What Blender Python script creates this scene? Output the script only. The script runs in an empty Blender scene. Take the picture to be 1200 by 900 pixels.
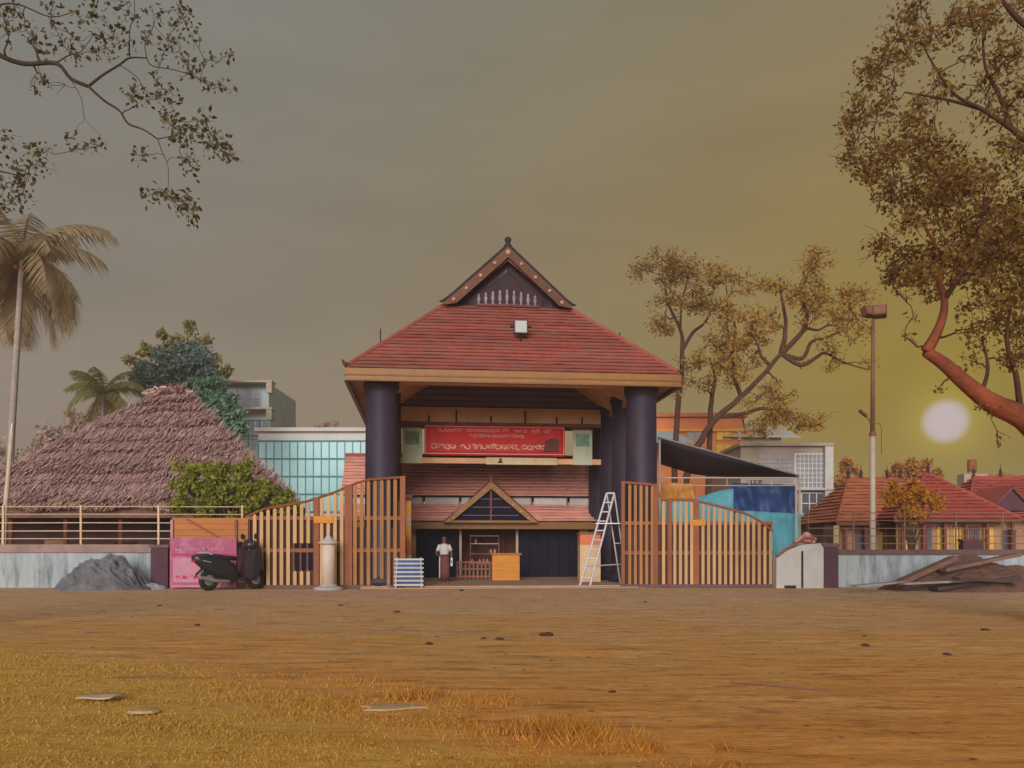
import bpy, bmesh, math, random
import numpy as np
from mathutils import Vector, Matrix, noise as mnoise
R = math.radians
random.seed(7); rng = np.random.default_rng(7)
scn = bpy.context.scene
C = scn.collection

# ------------------------------------------------------------------ camera
F, H, YH = 1000.0, 1.45, 640.0           # focal length in picture units, eye height, horizon row
cam_d = bpy.data.cameras.new('camera'); cam = bpy.data.objects.new('camera', cam_d); C.objects.link(cam)
cam.location = (0, 0, H); cam.rotation_euler = (R(90), 0, 0)
cam_d.sensor_width = 36; cam_d.lens = 30; cam_d.shift_y = 190/1200; cam_d.clip_start = .05; cam_d.clip_end = 3000
scn.camera = cam
# ------------------------------------------------------------------ world
SUN_AZ, SUN_EL = R(188), R(15)           # broad light behind thin overcast, from behind the viewer
DISC = Vector((.508, 1, .146)).normalized()
w = bpy.data.worlds.new('World'); scn.world = w; w.use_nodes = True
nt = w.node_tree; nt.nodes.clear()
def N(t, **k):
    n = nt.nodes.new(t)
    for a, b in k.items(): setattr(n, a, b)
    return n
L = lambda a, b: nt.links.new(a, b)
def MATH(op, a, b=None, clamp=False):
    n = N('ShaderNodeMath', operation=op, use_clamp=clamp)
    for i, v in enumerate((a, b)):
        if v is None: continue
        if isinstance(v, (int, float)): n.inputs[i].default_value = v
        else: L(v, n.inputs[i])
    return n.outputs[0]
def MIXC(f, a, b):
    n = N('ShaderNodeMix', data_type='RGBA')
    for i, v in ((0, f), (6, a), (7, b)):
        if isinstance(v, (int, float)): n.inputs[i].default_value = v
        elif isinstance(v, tuple): n.inputs[i].default_value = (*v, 1)
        else: L(v, n.inputs[i])
    return n.outputs[2]
tc = N('ShaderNodeTexCoord'); nrm = N('ShaderNodeVectorMath', operation='NORMALIZE'); L(tc.outputs['Generated'], nrm.inputs[0])
sep = N('ShaderNodeSeparateXYZ'); L(nrm.outputs[0], sep.inputs[0])
dot = N('ShaderNodeVectorMath', operation='DOT_PRODUCT'); L(nrm.outputs[0], dot.inputs[0]); dot.inputs[1].default_value = DISC
d = MATH('MAXIMUM', dot.outputs['Value'], 0.0)
sky = N('ShaderNodeTexSky', sky_type='NISHITA', sun_disc=False, sun_elevation=SUN_EL, sun_rotation=SUN_AZ)
sky.dust_density = 8; sky.air_density = 1.0; sky.altitude = 0
el = MATH('POWER', MATH('MULTIPLY', sep.outputs[2], 1.75, True), .8)
SK = 6.5
c10 = lambda r, g, b: (r*SK, g*SK, b*SK)
base = MIXC(el, c10(.305, .226, .160), c10(.190, .200, .186))
nz = N('ShaderNodeTexNoise'); nz.inputs['Scale'].default_value = 2.6; nz.inputs['Detail'].default_value = 5
mp = N('ShaderNodeMapping'); mp.inputs['Scale'].default_value = (1, 1, 5); L(nrm.outputs[0], mp.inputs[0]); L(mp.outputs[0], nz.inputs['Vector'])
cl = N('ShaderNodeMapRange'); L(nz.outputs[0], cl.inputs[0]); cl.inputs[1].default_value = .3; cl.inputs[2].default_value = .7; cl.inputs[3].default_value = .925; cl.inputs[4].default_value = 1.075
base = MIXC(.10, base, MIXC(.985, sky.outputs[0], c10(.22, .21, .19)))
glow2 = MATH('MULTIPLY', MATH('POWER', d, 6.0), .95)
glow1 = MATH('MULTIPLY', MATH('POWER', d, 90.0), .92)
c = MIXC(glow2, base, c10(.290, .202, .055))
c = MIXC(glow1, c, c10(.285, .200, .020))
mulc = N('ShaderNodeVectorMath', operation='SCALE'); L(c, mulc.inputs[0]); L(cl.outputs[0], mulc.inputs['Scale'])
dm = N('ShaderNodeMapRange', interpolation_type='SMOOTHSTEP'); L(d, dm.inputs[0]); dm.inputs[1].default_value = math.cos(R(1.50)); dm.inputs[2].default_value = math.cos(R(.70))
corona = MATH('MULTIPLY', MATH('POWER', d, 1500.0), .9)
c = MIXC(corona, mulc.outputs[0], c10(.44, .34, .05))
c = MIXC(dm.outputs[0], c if True else mulc.outputs[0], c10(.56, .46, .45))
bg = N('ShaderNodeBackground'); L(c, bg.inputs[0]); bg.inputs[1].default_value = .1
out = N('ShaderNodeOutputWorld'); L(bg.outputs[0], out.inputs[0])
# ------------------------------------------------------------------ sun behind thin cloud
sd = bpy.data.lights.new('sun', 'SUN'); sd.energy = 2.2; sd.angle = R(30); sd.color = (1, .95, .88)
so = bpy.data.objects.new('sun', sd); C.objects.link(so)
# azimuth measured clockwise from +Y
sdir = Vector((math.sin(SUN_AZ)*math.cos(SUN_EL), math.cos(SUN_AZ)*math.cos(SUN_EL), math.sin(SUN_EL)))
so.rotation_euler = sdir.to_track_quat('Z', 'Y').to_euler()
so.location = (0, -10, 30)
scn.view_settings.view_transform = 'Standard'; scn.view_settings.look = 'None'
scn.view_settings.exposure = .62; scn.view_settings.gamma = 1; scn.view_settings.use_curve_mapping = False
scn.cycles.max_bounces = 6; scn.cycles.diffuse_bounces = 3; scn.cycles.transparent_max_bounces = 8

# ================================================================== helpers
def P(xp, yp, Y):      # point that stands Y metres away in the direction of a picture position
    return Vector(((xp-600)/F*Y, Y, H+(YH-yp)/F*Y))
def PX(xp, Y): return (xp-600)/F*Y
def PZ(yp, Y): return H+(YH-yp)/F*Y

class MB:
    def __init__(s): s.v = []; s.f = []
    def quad(s, a, b, c, d):
        n = len(s.v); s.v += [tuple(a), tuple(b), tuple(c), tuple(d)]; s.f.append((n, n+1, n+2, n+3)); return s
    def tri(s, a, b, c):
        n = len(s.v); s.v += [tuple(a), tuple(b), tuple(c)]; s.f.append((n, n+1, n+2)); return s
    def box(s, x0, x1, y0, y1, z0, z1, m=None):
        n = len(s.v)
        p = [(x0,y0,z0),(x1,y0,z0),(x1,y1,z0),(x0,y1,z0),(x0,y0,z1),(x1,y0,z1),(x1,y1,z1),(x0,y1,z1)]
        if m is not None: p = [tuple(m @ Vector(q)) for q in p]
        s.v += p
        s.f += [tuple(n+i for i in q) for q in ((3,2,1,0),(4,5,6,7),(0,1,5,4),(1,2,6,5),(2,3,7,6),(3,0,4,7))]
        return s
    def bar(s, a, b, wd, hd=None, up=(0,0,1)):       # rectangular bar from a to b
        a, b = Vector(a), Vector(b); hd = wd if hd is None else hd
        t = (b-a).normalized(); u = Vector(up)
        if abs(t.dot(u)) > .98: u = Vector((0,1,0))
        x = t.cross(u).normalized(); y = x.cross(t)
        n = len(s.v)
        for q in (a, b):
            for i, j in ((-1,-1),(1,-1),(1,1),(-1,1)): s.v.append(tuple(q + x*i*wd/2 + y*j*hd/2))
        s.f += [tuple(n+i for i in q) for q in ((0,1,2,3),(7,6,5,4),(0,4,5,1),(1,5,6,2),(2,6,7,3),(3,7,4,0))]
        return s
    def tube(s, pts, rad, seg=8, cap=True):
        pts = [Vector(p) for p in pts]; k = len(pts)
        if isinstance(rad, (int, float)): rad = [rad]*k
        n = len(s.v); ref = None
        for i, p in enumerate(pts):
            t = (pts[min(i+1,k-1)]-pts[max(i-1,0)])
            t = t.normalized() if t.length > 1e-9 else Vector((0,0,1))
            if ref is None: ref = t.orthogonal().normalized()
            ref = (ref - t*ref.dot(t)); ref = ref.normalized() if ref.length > 1e-6 else t.orthogonal().normalized()
            b = t.cross(ref)
            for j in range(seg):
                a = 2*math.pi*j/seg
                s.v.append(tuple(p + (ref*math.cos(a)+b*math.sin(a))*rad[i]))
        for i in range(k-1):
            for j in range(seg):
                j2 = (j+1) % seg
                s.f.append((n+i*seg+j, n+i*seg+j2, n+(i+1)*seg+j2, n+(i+1)*seg+j))
        if cap:
            s.f.append(tuple(n+j for j in reversed(range(seg)))); s.f.append(tuple(n+(k-1)*seg+j for j in range(seg)))
        return s
    def lathe(s, prof, seg=20, c=(0,0,0), axis='z', sx=1, sy=1):
        n = len(s.v); k = len(prof)
        for r, z in prof:
            for j in range(seg):
                a = 2*math.pi*j/seg; x, y = r*math.cos(a)*sx, r*math.sin(a)*sy
                q = (x, y, z) if axis == 'z' else ((x, z, y) if axis == 'y' else (z, x, y))
                s.v.append((c[0]+q[0], c[1]+q[1], c[2]+q[2]))
        for i in range(k-1):
            for j in range(seg):
                j2 = (j+1) % seg; s.f.append((n+i*seg+j, n+i*seg+j2, n+(i+1)*seg+j2, n+(i+1)*seg+j))
        s.f.append(tuple(n+j for j in reversed(range(seg)))); s.f.append(tuple(n+(k-1)*seg+j for j in range(seg)))
        return s
    def prism(s, poly, y0, y1):      # outline in x,z pushed from y0 to y1
        n = len(s.v); k = len(poly)
        s.v += [(x, y0, z) for x, z in poly] + [(x, y1, z) for x, z in poly]
        s.f.append(tuple(range(n, n+k))); s.f.append(tuple(reversed(range(n+k, n+2*k))))
        for i in range(k):
            j = (i+1) % k; s.f.append((n+j, n+i, n+k+i, n+k+j))
        return s
    def build(s, name, mat, parent=None, smooth=False, off=None, bevel=0):
        me = bpy.data.meshes.new(name)
        v = s.v if off is None else [(a-off[0], b-off[1], c-off[2]) for a, b, c in s.v]
        me.from_pydata(v, [], s.f); me.update()
        if mat: me.materials.append(mat)
        o = bpy.data.objects.new(name, me); C.objects.link(o); o.parent = parent
        if smooth:
            bm_ = bmesh.new(); bm_.from_mesh(me); bmesh.ops.remove_doubles(bm_, verts=bm_.verts, dist=1e-5); bm_.to_mesh(me); bm_.free()
            me.shade_smooth()
        if bevel:
            b = o.modifiers.new('bevel', 'BEVEL'); b.width = bevel; b.segments = 2; b.limit_method = 'ANGLE'
        return o

def np_mesh(name, v, f, mat, parent=None):      # v (n,3), f (m,k) same-size faces
    me = bpy.data.meshes.new(name); k = f.shape[1]
    me.vertices.add(len(v)); me.vertices.foreach_set('co', np.ascontiguousarray(v, dtype=np.float32).ravel())
    me.loops.add(f.size); me.loops.foreach_set('vertex_index', np.ascontiguousarray(f, dtype=np.int32).ravel())
    me.polygons.add(len(f)); me.polygons.foreach_set('loop_start', np.arange(0, f.size, k, dtype=np.int32))
    me.polygons.foreach_set('loop_total', np.full(len(f), k, dtype=np.int32))
    me.update(calc_edges=True); me.validate()
    if mat: me.materials.append(mat)
    o = bpy.data.objects.new(name, me); C.objects.link(o); o.parent = parent
    return o
def tag(o, label=None, cat=None, group=None, kind=None):
    if label: o['label'] = label
    if cat: o['category'] = cat
    if group: o['group'] = group
    if kind: o['kind'] = kind
    return o
def thing(name, label, cat, loc=(0,0,0), rz=0, group=None):
    o = bpy.data.objects.new(name, None); C.objects.link(o); o.empty_display_size = .2
    o.location = loc; o.rotation_euler = (0, 0, rz)
    return tag(o, label, cat, group)
def share(o, parent, loc=(0,0,0), rz=0):        # another piece from the same mesh
    c = o.copy(); C.objects.link(c); c.parent = parent; c.location = loc; c.rotation_euler = (0, 0, rz); return c

# ------------------------------------------------------------------ materials
def M(name, col, rough=.8, var=.18, scale=3.0, bump=0, bscale=30, stretch=(1,1,1), metal=0, spec=.3, col2=None, dirt=None, dscale=.8, damt=.5, rnd=.12):
    m = bpy.data.materials.new(name); m.use_nodes = True; t = m.node_tree; n = t.nodes; l = t.links
    b = n['Principled BSDF']; b.inputs['Roughness'].default_value = rough; b.inputs['Metallic'].default_value = metal
    b.inputs['Specular IOR Level'].default_value = spec
    tcn = n.new('ShaderNodeTexCoord'); mpn = n.new('ShaderNodeMapping'); mpn.inputs['Scale'].default_value = stretch
    l.new(tcn.outputs['Object'], mpn.inputs[0])
    oi = n.new('ShaderNodeObjectInfo'); wv = n.new('ShaderNodeMath'); wv.operation = 'MULTIPLY'; wv.inputs[1].default_value = 7
    l.new(oi.outputs['Random'], wv.inputs[0])
    tx = n.new('ShaderNodeTexNoise'); tx.noise_dimensions = '4D'; tx.inputs['Scale'].default_value = scale; tx.inputs['Detail'].default_value = 6; tx.inputs['Roughness'].default_value = .65
    l.new(mpn.outputs[0], tx.inputs['Vector']); l.new(wv.outputs[0], tx.inputs['W'])
    rp = n.new('ShaderNodeValToRGB'); e = rp.color_ramp.elements
    c2 = col2 or tuple(min(1, x*(1+var)) for x in col)
    e[0].position = .3; e[0].color = (*[x*(1-var) for x in col], 1); e[1].position = .72; e[1].color = (*c2, 1)
    l.new(tx.outputs[0], rp.inputs[0]); cc = rp.outputs[0]
    if dirt:
        t2 = n.new('ShaderNodeTexNoise'); t2.inputs['Scale'].default_value = dscale; t2.inputs['Detail'].default_value = 8; t2.inputs['Roughness'].default_value = .7
        l.new(mpn.outputs[0], t2.inputs['Vector'])
        mr = n.new('ShaderNodeMapRange'); mr.inputs[1].default_value = .48; mr.inputs[2].default_value = .68; mr.inputs[4].default_value = damt; l.new(t2.outputs[0], mr.inputs[0])
        mx = n.new('ShaderNodeMix'); mx.data_type = 'RGBA'; l.new(mr.outputs[0], mx.inputs[0]); l.new(cc, mx.inputs[6]); mx.inputs[7].default_value = (*dirt, 1); cc = mx.outputs[2]
    if rnd:
        hs = n.new('ShaderNodeHueSaturation'); mr2 = n.new('ShaderNodeMapRange'); mr2.inputs[3].default_value = 1-rnd; mr2.inputs[4].default_value = 1+rnd
        l.new(oi.outputs['Random'], mr2.inputs[0]); l.new(mr2.outputs[0], hs.inputs['Value']); l.new(cc, hs.inputs['Color']); cc = hs.outputs[0]
    l.new(cc, b.inputs['Base Color'])
    if bump:
        t3 = n.new('ShaderNodeTexNoise'); t3.inputs['Scale'].default_value = bscale; t3.inputs['Detail'].default_value = 4; l.new(mpn.outputs[0], t3.inputs['Vector'])
        bp = n.new('ShaderNodeBump'); bp.inputs['Strength'].default_value = bump; bp.inputs['Distance'].default_value = .03
        l.new(t3.outputs[0], bp.inputs['Height']); l.new(bp.outputs[0], b.inputs['Normal'])
    return m
def LEAF(name, cols, trans=.35, rough=.6):
    m = bpy.data.materials.new(name); m.use_nodes = True; t = m.node_tree; n = t.nodes; l = t.links
    b = n['Principled BSDF']; b.inputs['Roughness'].default_value = rough; b.inputs['Specular IOR Level'].default_value = .25
    g = n.new('ShaderNodeNewGeometry'); rp = n.new('ShaderNodeValToRGB'); e = rp.color_ramp.elements
    while len(e) < len(cols): e.new(.5)
    for i, cl_ in enumerate(cols): e[i].position = i/(len(cols)-1); e[i].color = (*cl_, 1)
    l.new(g.outputs['Random Per Island'], rp.inputs[0])
    tr = n.new('ShaderNodeBsdfTranslucent'); mx = n.new('ShaderNodeMixShader'); mx.inputs[0].default_value = trans
    l.new(rp.outputs[0], b.inputs['Base Color']); l.new(rp.outputs[0], tr.inputs[0])
    l.new(b.outputs[0], mx.inputs[1]); l.new(tr.outputs[0], mx.inputs[2]); l.new(mx.outputs[0], n['Material Output'].inputs[0])
    return m

m_tile = M('roof_tile', (.36, .098, .076), .75, .22, 2.2, .5, 9, (1.5,1.5,1.5), dirt=(.25,.135,.120), dscale=.55, damt=.8, rnd=.12)
m_tile2 = M('hall_tile', (.82, .40, .33), .8, .2, 2, .4, 9, dirt=(.66,.32,.27), damt=.4)  # colour raised in place of light that is missing inside the gateway
m_ridge = M('ridge_tile', (.33, .085, .06), .8, .25, 3)
m_gold = M('gold_paint', (.285, .118, .024), .5, .15, 3, spec=.4, dirt=(.19,.08,.025), damt=.6)
m_gold2 = M('gold_trim', (.22, .095, .025), .5, .15, 3)
m_cream = M('cream_paint', (.70, .40, .21), .75, .14, 1.3, .15, 20, dirt=(.42,.20,.11), damt=.5)
m_purple = M('ceiling_board', (.20, .115, .17), .7, .25, 2, .3, 12, (6,1,1))
m_column = M('column_paint', (.032, .021, .044), .58, .16, 1.6, .12, 25, (1,1,.35), spec=.4, dirt=(.064,.045,.062), dscale=1.1, damt=.75)
m_dkwood = M('dark_wood', (.034, .017, .022), .7, .3, 4, .4, 18)
m_verge = M('verge_wood', (.125, .050, .030), .65, .25, 4, .3, 15)
m_boss = M('boss_brass', (.42, .27, .16), .5, .1, 5)
m_carv = M('carved_figures', (.30, .20, .27), .7, .35, 9, .6, 25)
m_door = M('blue_black_shutter', (.009, .009, .021), .7, .25, 3, .2, 10, spec=.1)
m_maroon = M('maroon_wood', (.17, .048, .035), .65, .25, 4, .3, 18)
m_brownred = M('red_brown_paint', (.30, .085, .05), .65, .22, 3)
m_white = M('white_paint', (.50, .47, .46), .7, .08, 2, .1, 20, dirt=(.34,.31,.29), damt=.6)
m_slat = M('cream_slat', (.54, .32, .15), .6, .12, 2.5, .1, 30, (1,1,.3), dirt=(.40,.21,.10), damt=.6, rnd=.10)
m_slat_b = M('orange_brown_slat', (.36, .155, .045), .6, .16, 2.5, .1, 30, (1,1,.3), dirt=(.24,.10,.045), damt=.6)
m_frame = M('orange_frame', (.27, .085, .032), .6, .2, 3, .15, 20, dirt=(.24,.08,.04), damt=.5)
m_back = M('gate_backing', (.070, .026, .024), .75, .25, 2)
m_floor = M('portico_floor', (.40, .25, .17), .8, .15, 1.5, .2, 12, dirt=(.30,.18,.12))
m_red = M('banner_red', (.66, .025, .03), .6, .18, 1.5, 0, dirt=(.40,.03,.05), dscale=.9, damt=.6)
m_redtxt = M('banner_letter', (.90, .26, .24), .6, .1, 3, rnd=0)
m_paletxt = M('banner_pale_letter', (.85, .42, .30), .6, .12, 3, rnd=0)
m_poster = M('pale_poster', (.55, .55, .42), .7, .12, 2.5, 0, dirt=(.25,.42,.33), dscale=1.6, damt=.8)
m_yellow = M('yellow_paint', (.70, .36, .07), .7, .2, 3, dirt=(.5,.2,.06), damt=.6)
m_orange = M('orange_wood', (.58, .22, .022), .55, .15, 3, .15, 16, (1,1,3))
m_metal = M('pale_metal', (.62, .58, .62), .4, .12, 4, metal=.3, spec=.5)
m_grey = M('grey_metal', (.30, .28, .28), .5, .2, 4, metal=.4)
m_black = M('black_plastic', (.020, .019, .026), .35, .2, 4, spec=.5)
m_tyre = M('tyre_rubber', (.022, .020, .023), .85, .2, 6)
m_seat = M('seat_vinyl', (.028, .024, .030), .5, .2, 6)
m_pink = M('pink_board', (.38, .085, .16), .6, .15, 1.6, 0, dirt=(.55,.25,.42), dscale=1.2, damt=.8)
m_pinkpale = M('pink_print', (.44, .21, .28), .6, .2, 2, dirt=(.62,.12,.24), dscale=2.4, damt=.8)
m_ply = M('orange_plank', (.42, .16, .05), .7, .2, 2.5, .2, 12, (.5,1,5), dirt=(.42,.13,.05), damt=.6)
m_wallw = M('pale_wall', (.36, .40, .43), .85, .15, 1.6, .25, 12, (2.2,2.2,.35), dirt=(.09,.11,.135), dscale=1.5, damt=.8, rnd=.02)
m_cope = M('dark_coping', (.15, .085, .085), .8, .25, 2, .2, 12)
m_cope_l = M('dusty_coping', (.28, .18, .16), .8, .25, 2, .2, 12)
m_pier = M('dark_pier', (.085, .035, .052), .75, .25, 2, .2, 12)
m_rail = M('yellowed_rail', (.56, .40, .24), .5, .2, 4)
m_thatch = LEAF('thatch_straw', [(.32,.18,.165), (.46,.28,.26), (.54,.34,.32), (.40,.23,.21), (.60,.40,.375)], .05, .9)
m_tdeck = M('thatch_base', (.22, .11, .10), .95, .3, 4)
m_sandgrey = M('grey_sand', (.13, .125, .14), .95, .35, 2.2, 1.0, 12, dirt=(.075,.07,.09), dscale=1.3, damt=.75)
m_tarp = M('dark_shade_cloth', (.060, .040, .058), .7, .25, 1.2, .3, 6)
m_blue = M('blue_tarp', (.028, .072, .23), .5, .3, 1.6, .5, 5, dirt=(.015,.03,.10), damt=.6)
m_cyan = M('cyan_tarp', (.10, .36, .46), .55, .2, 1.5, .4, 5, dirt=(.16,.46,.52), damt=.5)
m_tealgl = M('teal_pane', (.25, .50, .54), .35, .1, .6, 0, spec=.5, rnd=.07)
m_tealfr = M('teal_frame', (.085, .20, .23), .6, .2, 2)
m_palebl = M('pale_building', (.56, .54, .52), .85, .08, .5, 0, dirt=(.42,.42,.42), dscale=.35, damt=.5)
m_bluebl = M('blue_grey_building', (.42, .50, .53), .85, .1, .5, 0, dirt=(.30,.40,.44), dscale=.35, damt=.6)
m_orangebl = M('orange_building', (.60, .20, .085), .85, .15, .5, 0, dirt=(.46,.17,.10), dscale=.4, damt=.6)
m_greybl = M('tan_building', (.36, .29, .24), .85, .15, .6, 0, dirt=(.27,.21,.17), dscale=.5, damt=.6)
m_wing = M('dark_window', (.10, .085, .11), .3, .3, 1, spec=.5)
m_wing2 = M('grey_window', (.25, .25, .29), .3, .25, 1, spec=.5)
m_wyel = M('yellow_window', (.62, .37, .05), .5, .25, 1.5)
m_bark = M('bark', (.055, .034, .026), .9, .35, 5, .8, 14, (1,1,.4))
m_barkred = M('red_bark', (.24, .062, .026), .9, .35, 3, .9, 12, (1,1,1), dirt=(.16,.045,.03), dscale=1.4, damt=.7)
m_barkpale = M('pale_bark', (.32, .27, .24), .9, .2, 4, .6, 14)
m_barkmid = M('brown_bark', (.085, .036, .022), .9, .3, 4, .7, 14)
m_pole_d = M('rust_pole', (.20, .085, .055), .6, .25, 3)
m_pole_w = M('pale_pole', (.52, .42, .35), .6, .15, 3)
m_timber = M('old_timber', (.23, .125, .095), .85, .3, 3, .5, 14, (.4,3,3))
m_timber_d = M('dark_timber', (.085, .055, .055), .85, .3, 3, .5, 14, (.4,3,3))
m_soil = M('dark_soil', (.125, .065, .05), .95, .35, 3, 1.0, 10)
m_stone = M('dark_stone', (.075, .036, .020), .9, .3, 6, .5, 20)
m_paper = M('dusty_paper', (.60, .46, .33), .8, .12, 5)
m_slab = M('flat_slab', (.46, .29, .15), .85, .15, 4, .3, 20)
m_skin = M('skin', (.17, .085, .055), .55, .08, 5, rnd=0)
m_shirt = M('white_shirt', (.66, .60, .64), .8, .08, 6, .2, 10)
m_lungi = M('maroon_lungi', (.19, .060, .055), .8, .2, 5, .3, 8, (1,1,.3))
m_hair = M('hair', (.012, .010, .012), .6, .2, 20)
m_bulb = M('lamp_glass', (.42, .41, .41), .25, .05, 3, spec=.6)

# ================================================================== ground
def vnoise(x, y, s, seed=0):
    return mnoise.noise(Vector((x*s+seed*17.3, y*s-seed*9.1, seed*3.7)))
xs = np.concatenate([np.array([-260,-120,-70,-45,-32]), np.linspace(-25, 25, 501), np.array([32,45,70,120,260])])
ys = np.concatenate([np.array([-60,-30,-12,-4,0,2.5]), np.arange(4.2, 14, .085), np.arange(14, 30, .16), np.array([30.2,31,33,36,40,50,70,110,200,420])])
GX, GY = np.meshgrid(xs, ys)
GZ = np.zeros_like(GX)
for i in range(len(ys)):
    for j in range(len(xs)):
        x, y = xs[j], ys[i]
        if abs(x) < 26 and 3 < y < 29.2:
            k = min(1, (29.2-y)/1.5)
            z = .035*vnoise(x, y, .18) + k*.020*mnoise.noise(Vector((x*.35, y*1.5+.12*x, 1.7))) + k*.012*mnoise.noise(Vector((x*.8, y*4.2+.2*x, 5.1))) + k*.006*mnoise.noise(Vector((x*3, y*6, 8.8)))
            for (c0, c1, c2) in ((2.2, .10, .012), (-4.5, .34, -.008), (7.5, -.22, .004)):      # wheel ruts
                cx = c0 + c1*(y-10) + c2*(y-10)**2
                for o_ in (-.72, .72):
                    dd = (x-cx-o_)/.16
                    if abs(dd) < 3: z += (-.016*math.exp(-dd*dd) + .008*math.exp(-(abs(dd)-1.6)**2*2))*(.6+.6*mnoise.noise(Vector((x*.7, y*.7, 33))))
            GZ[i, j] = z*k
nx_, ny_ = len(xs), len(ys)
idx = np.arange(nx_*ny_).reshape(ny_, nx_)
fc = np.stack([idx[:-1,:-1], idx[:-1,1:], idx[1:,1:], idx[1:,:-1]], -1).reshape(-1, 4)
def gz(x, y):
    j = int(np.clip(np.searchsorted(xs, x), 1, nx_-1)); i = int(np.clip(np.searchsorted(ys, y), 1, ny_-1))
    return float((GZ[i,j]+GZ[i-1,j]+GZ[i,j-1]+GZ[i-1,j-1])/4)
m_ground = bpy.data.materials.new('sandy_soil'); m_ground.use_nodes = True
t = m_ground.node_tree; n = t.nodes; l = t.links; b = n['Principled BSDF']; b.inputs['Roughness'].default_value = .95; b.inputs['Specular IOR Level'].default_value = .1
tcn = n.new('ShaderNodeTexCoord')
def gn(scale, st, det=6, rg=.65):
    mpn = n.new('ShaderNodeMapping'); mpn.inputs['Scale'].default_value = st; mpn.inputs['Rotation'].default_value = (0,0,.06); l.new(tcn.outputs['Object'], mpn.inputs[0])
    a = n.new('ShaderNodeTexNoise'); a.inputs['Scale'].default_value = scale; a.inputs['Detail'].default_value = det; a.inputs['Roughness'].default_value = rg; l.new(mpn.outputs[0], a.inputs[0]); return a.outputs[0]
def ramp(v, *st):
    r_ = n.new('ShaderNodeValToRGB'); e = r_.color_ramp.elements
    while len(e) < len(st): e.new(.5)
    for k, (p_, c_) in enumerate(st): e[k].position = p_; e[k].color = (*c_, 1)
    l.new(v, r_.inputs[0]); return r_.outputs[0]
def gmix(f, a, b_, mode='MIX'):
    x = n.new('ShaderNodeMix'); x.data_type = 'RGBA'; x.blend_type = mode
    if isinstance(f, float): x.inputs[0].default_value = f
    else: l.new(f, x.inputs[0])
    l.new(a, x.inputs[6])
    if isinstance(b_, tuple): x.inputs[7].default_value = (*b_, 1)
    else: l.new(b_, x.inputs[7])
    return x.outputs[2]
sy = n.new('ShaderNodeSeparateXYZ'); l.new(tcn.outputs['Object'], sy.inputs[0])
yr = n.new('ShaderNodeMapRange'); l.new(sy.outputs[1], yr.inputs[0]); yr.inputs[1].default_value = 6; yr.inputs[2].default_value = 27
ad = n.new('ShaderNodeMath'); ad.operation = 'MULTIPLY_ADD'; l.new(gn(.22, (1,1.6,1), 5), ad.inputs[0]); ad.inputs[1].default_value = 1.3; l.new(yr.outputs[0], ad.inputs[2])
hf = n.new('ShaderNodeMath'); hf.operation = 'MULTIPLY_ADD'; l.new(ad.outputs[0], hf.inputs[0]); hf.inputs[1].default_value = .75; hf.inputs[2].default_value = -.28
big = ramp(hf.outputs[0], (.12, (.80,.345,.085)), (.45, (.78,.41,.15)), (.85, (.72,.455,.28)))  # warm tint put into the soil colour near the viewer, beige farther off
stre = ramp(gn(1.5, (.75,3.0,1), 10, .75), (.38, (.46,.38,.33)), (.46, (.84,.81,.78)), (.62, (1.0,1.0,1.0)))
fine = ramp(gn(9, (1,1,1), 8, .75), (.3, (.66,.62,.6)), (.6, (1,1,1)))
cc = gmix(.85, big, stre, 'MULTIPLY'); cc = gmix(.7, cc, fine, 'MULTIPLY')
spots = n.new('ShaderNodeMapRange'); l.new(gn(2.6, (.5,2.2,1), 7, .7), spots.inputs[0]); spots.inputs[1].default_value = .62; spots.inputs[2].default_value = .72; spots.inputs[4].default_value = .55
cc = gmix(spots.outputs[0], cc, (.20,.10,.05))
gm1 = n.new('ShaderNodeMath'); gm1.operation = 'MULTIPLY_ADD'; l.new(sy.outputs[1], gm1.inputs[0]); gm1.inputs[1].default_value = -1.14; gm1.inputs[2].default_value = 7.3
gm2 = n.new('ShaderNodeMath'); gm2.operation = 'SUBTRACT'; l.new(gm1.outputs[0], gm2.inputs[0]); l.new(sy.outputs[0], gm2.inputs[1])
gm3 = n.new('ShaderNodeMath'); gm3.operation = 'MULTIPLY_ADD'; l.new(gn(1.1, (.8,1.5,1), 8, .7), gm3.inputs[0]); gm3.inputs[1].default_value = 5.5; l.new(gm2.outputs[0], gm3.inputs[2])
gm4 = n.new('ShaderNodeMapRange'); l.new(gm3.outputs[0], gm4.inputs[0]); gm4.inputs[1].default_value = 2.2; gm4.inputs[2].default_value = 4.4; gm4.inputs[4].default_value = .75
turf = gmix(.75, ramp(gn(4, (1,1.6,1), 8, .75), (.3, (.56,.31,.06)), (.5, (.68,.41,.085)), (.7, (.74,.48,.13))), fine, 'MULTIPLY')
cc = gmix(gm4.outputs[0], cc, turf)
l.new(cc, b.inputs['Base Color'])
bp = n.new('ShaderNodeBump'); bp.inputs['Strength'].default_value = .7; bp.inputs['Distance'].default_value = .04
l.new(gn(5, (.6,2,1), 8, .7), bp.inputs['Height']); l.new(bp.outputs[0], b.inputs['Normal'])
g = np_mesh('ground', np.stack([GX, GY, GZ], -1).reshape(-1, 3), fc, m_ground)
tag(g, 'orange sandy open ground with wheel streaks before the gateway', kind='structure'); g.data.shade_smooth()

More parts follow.
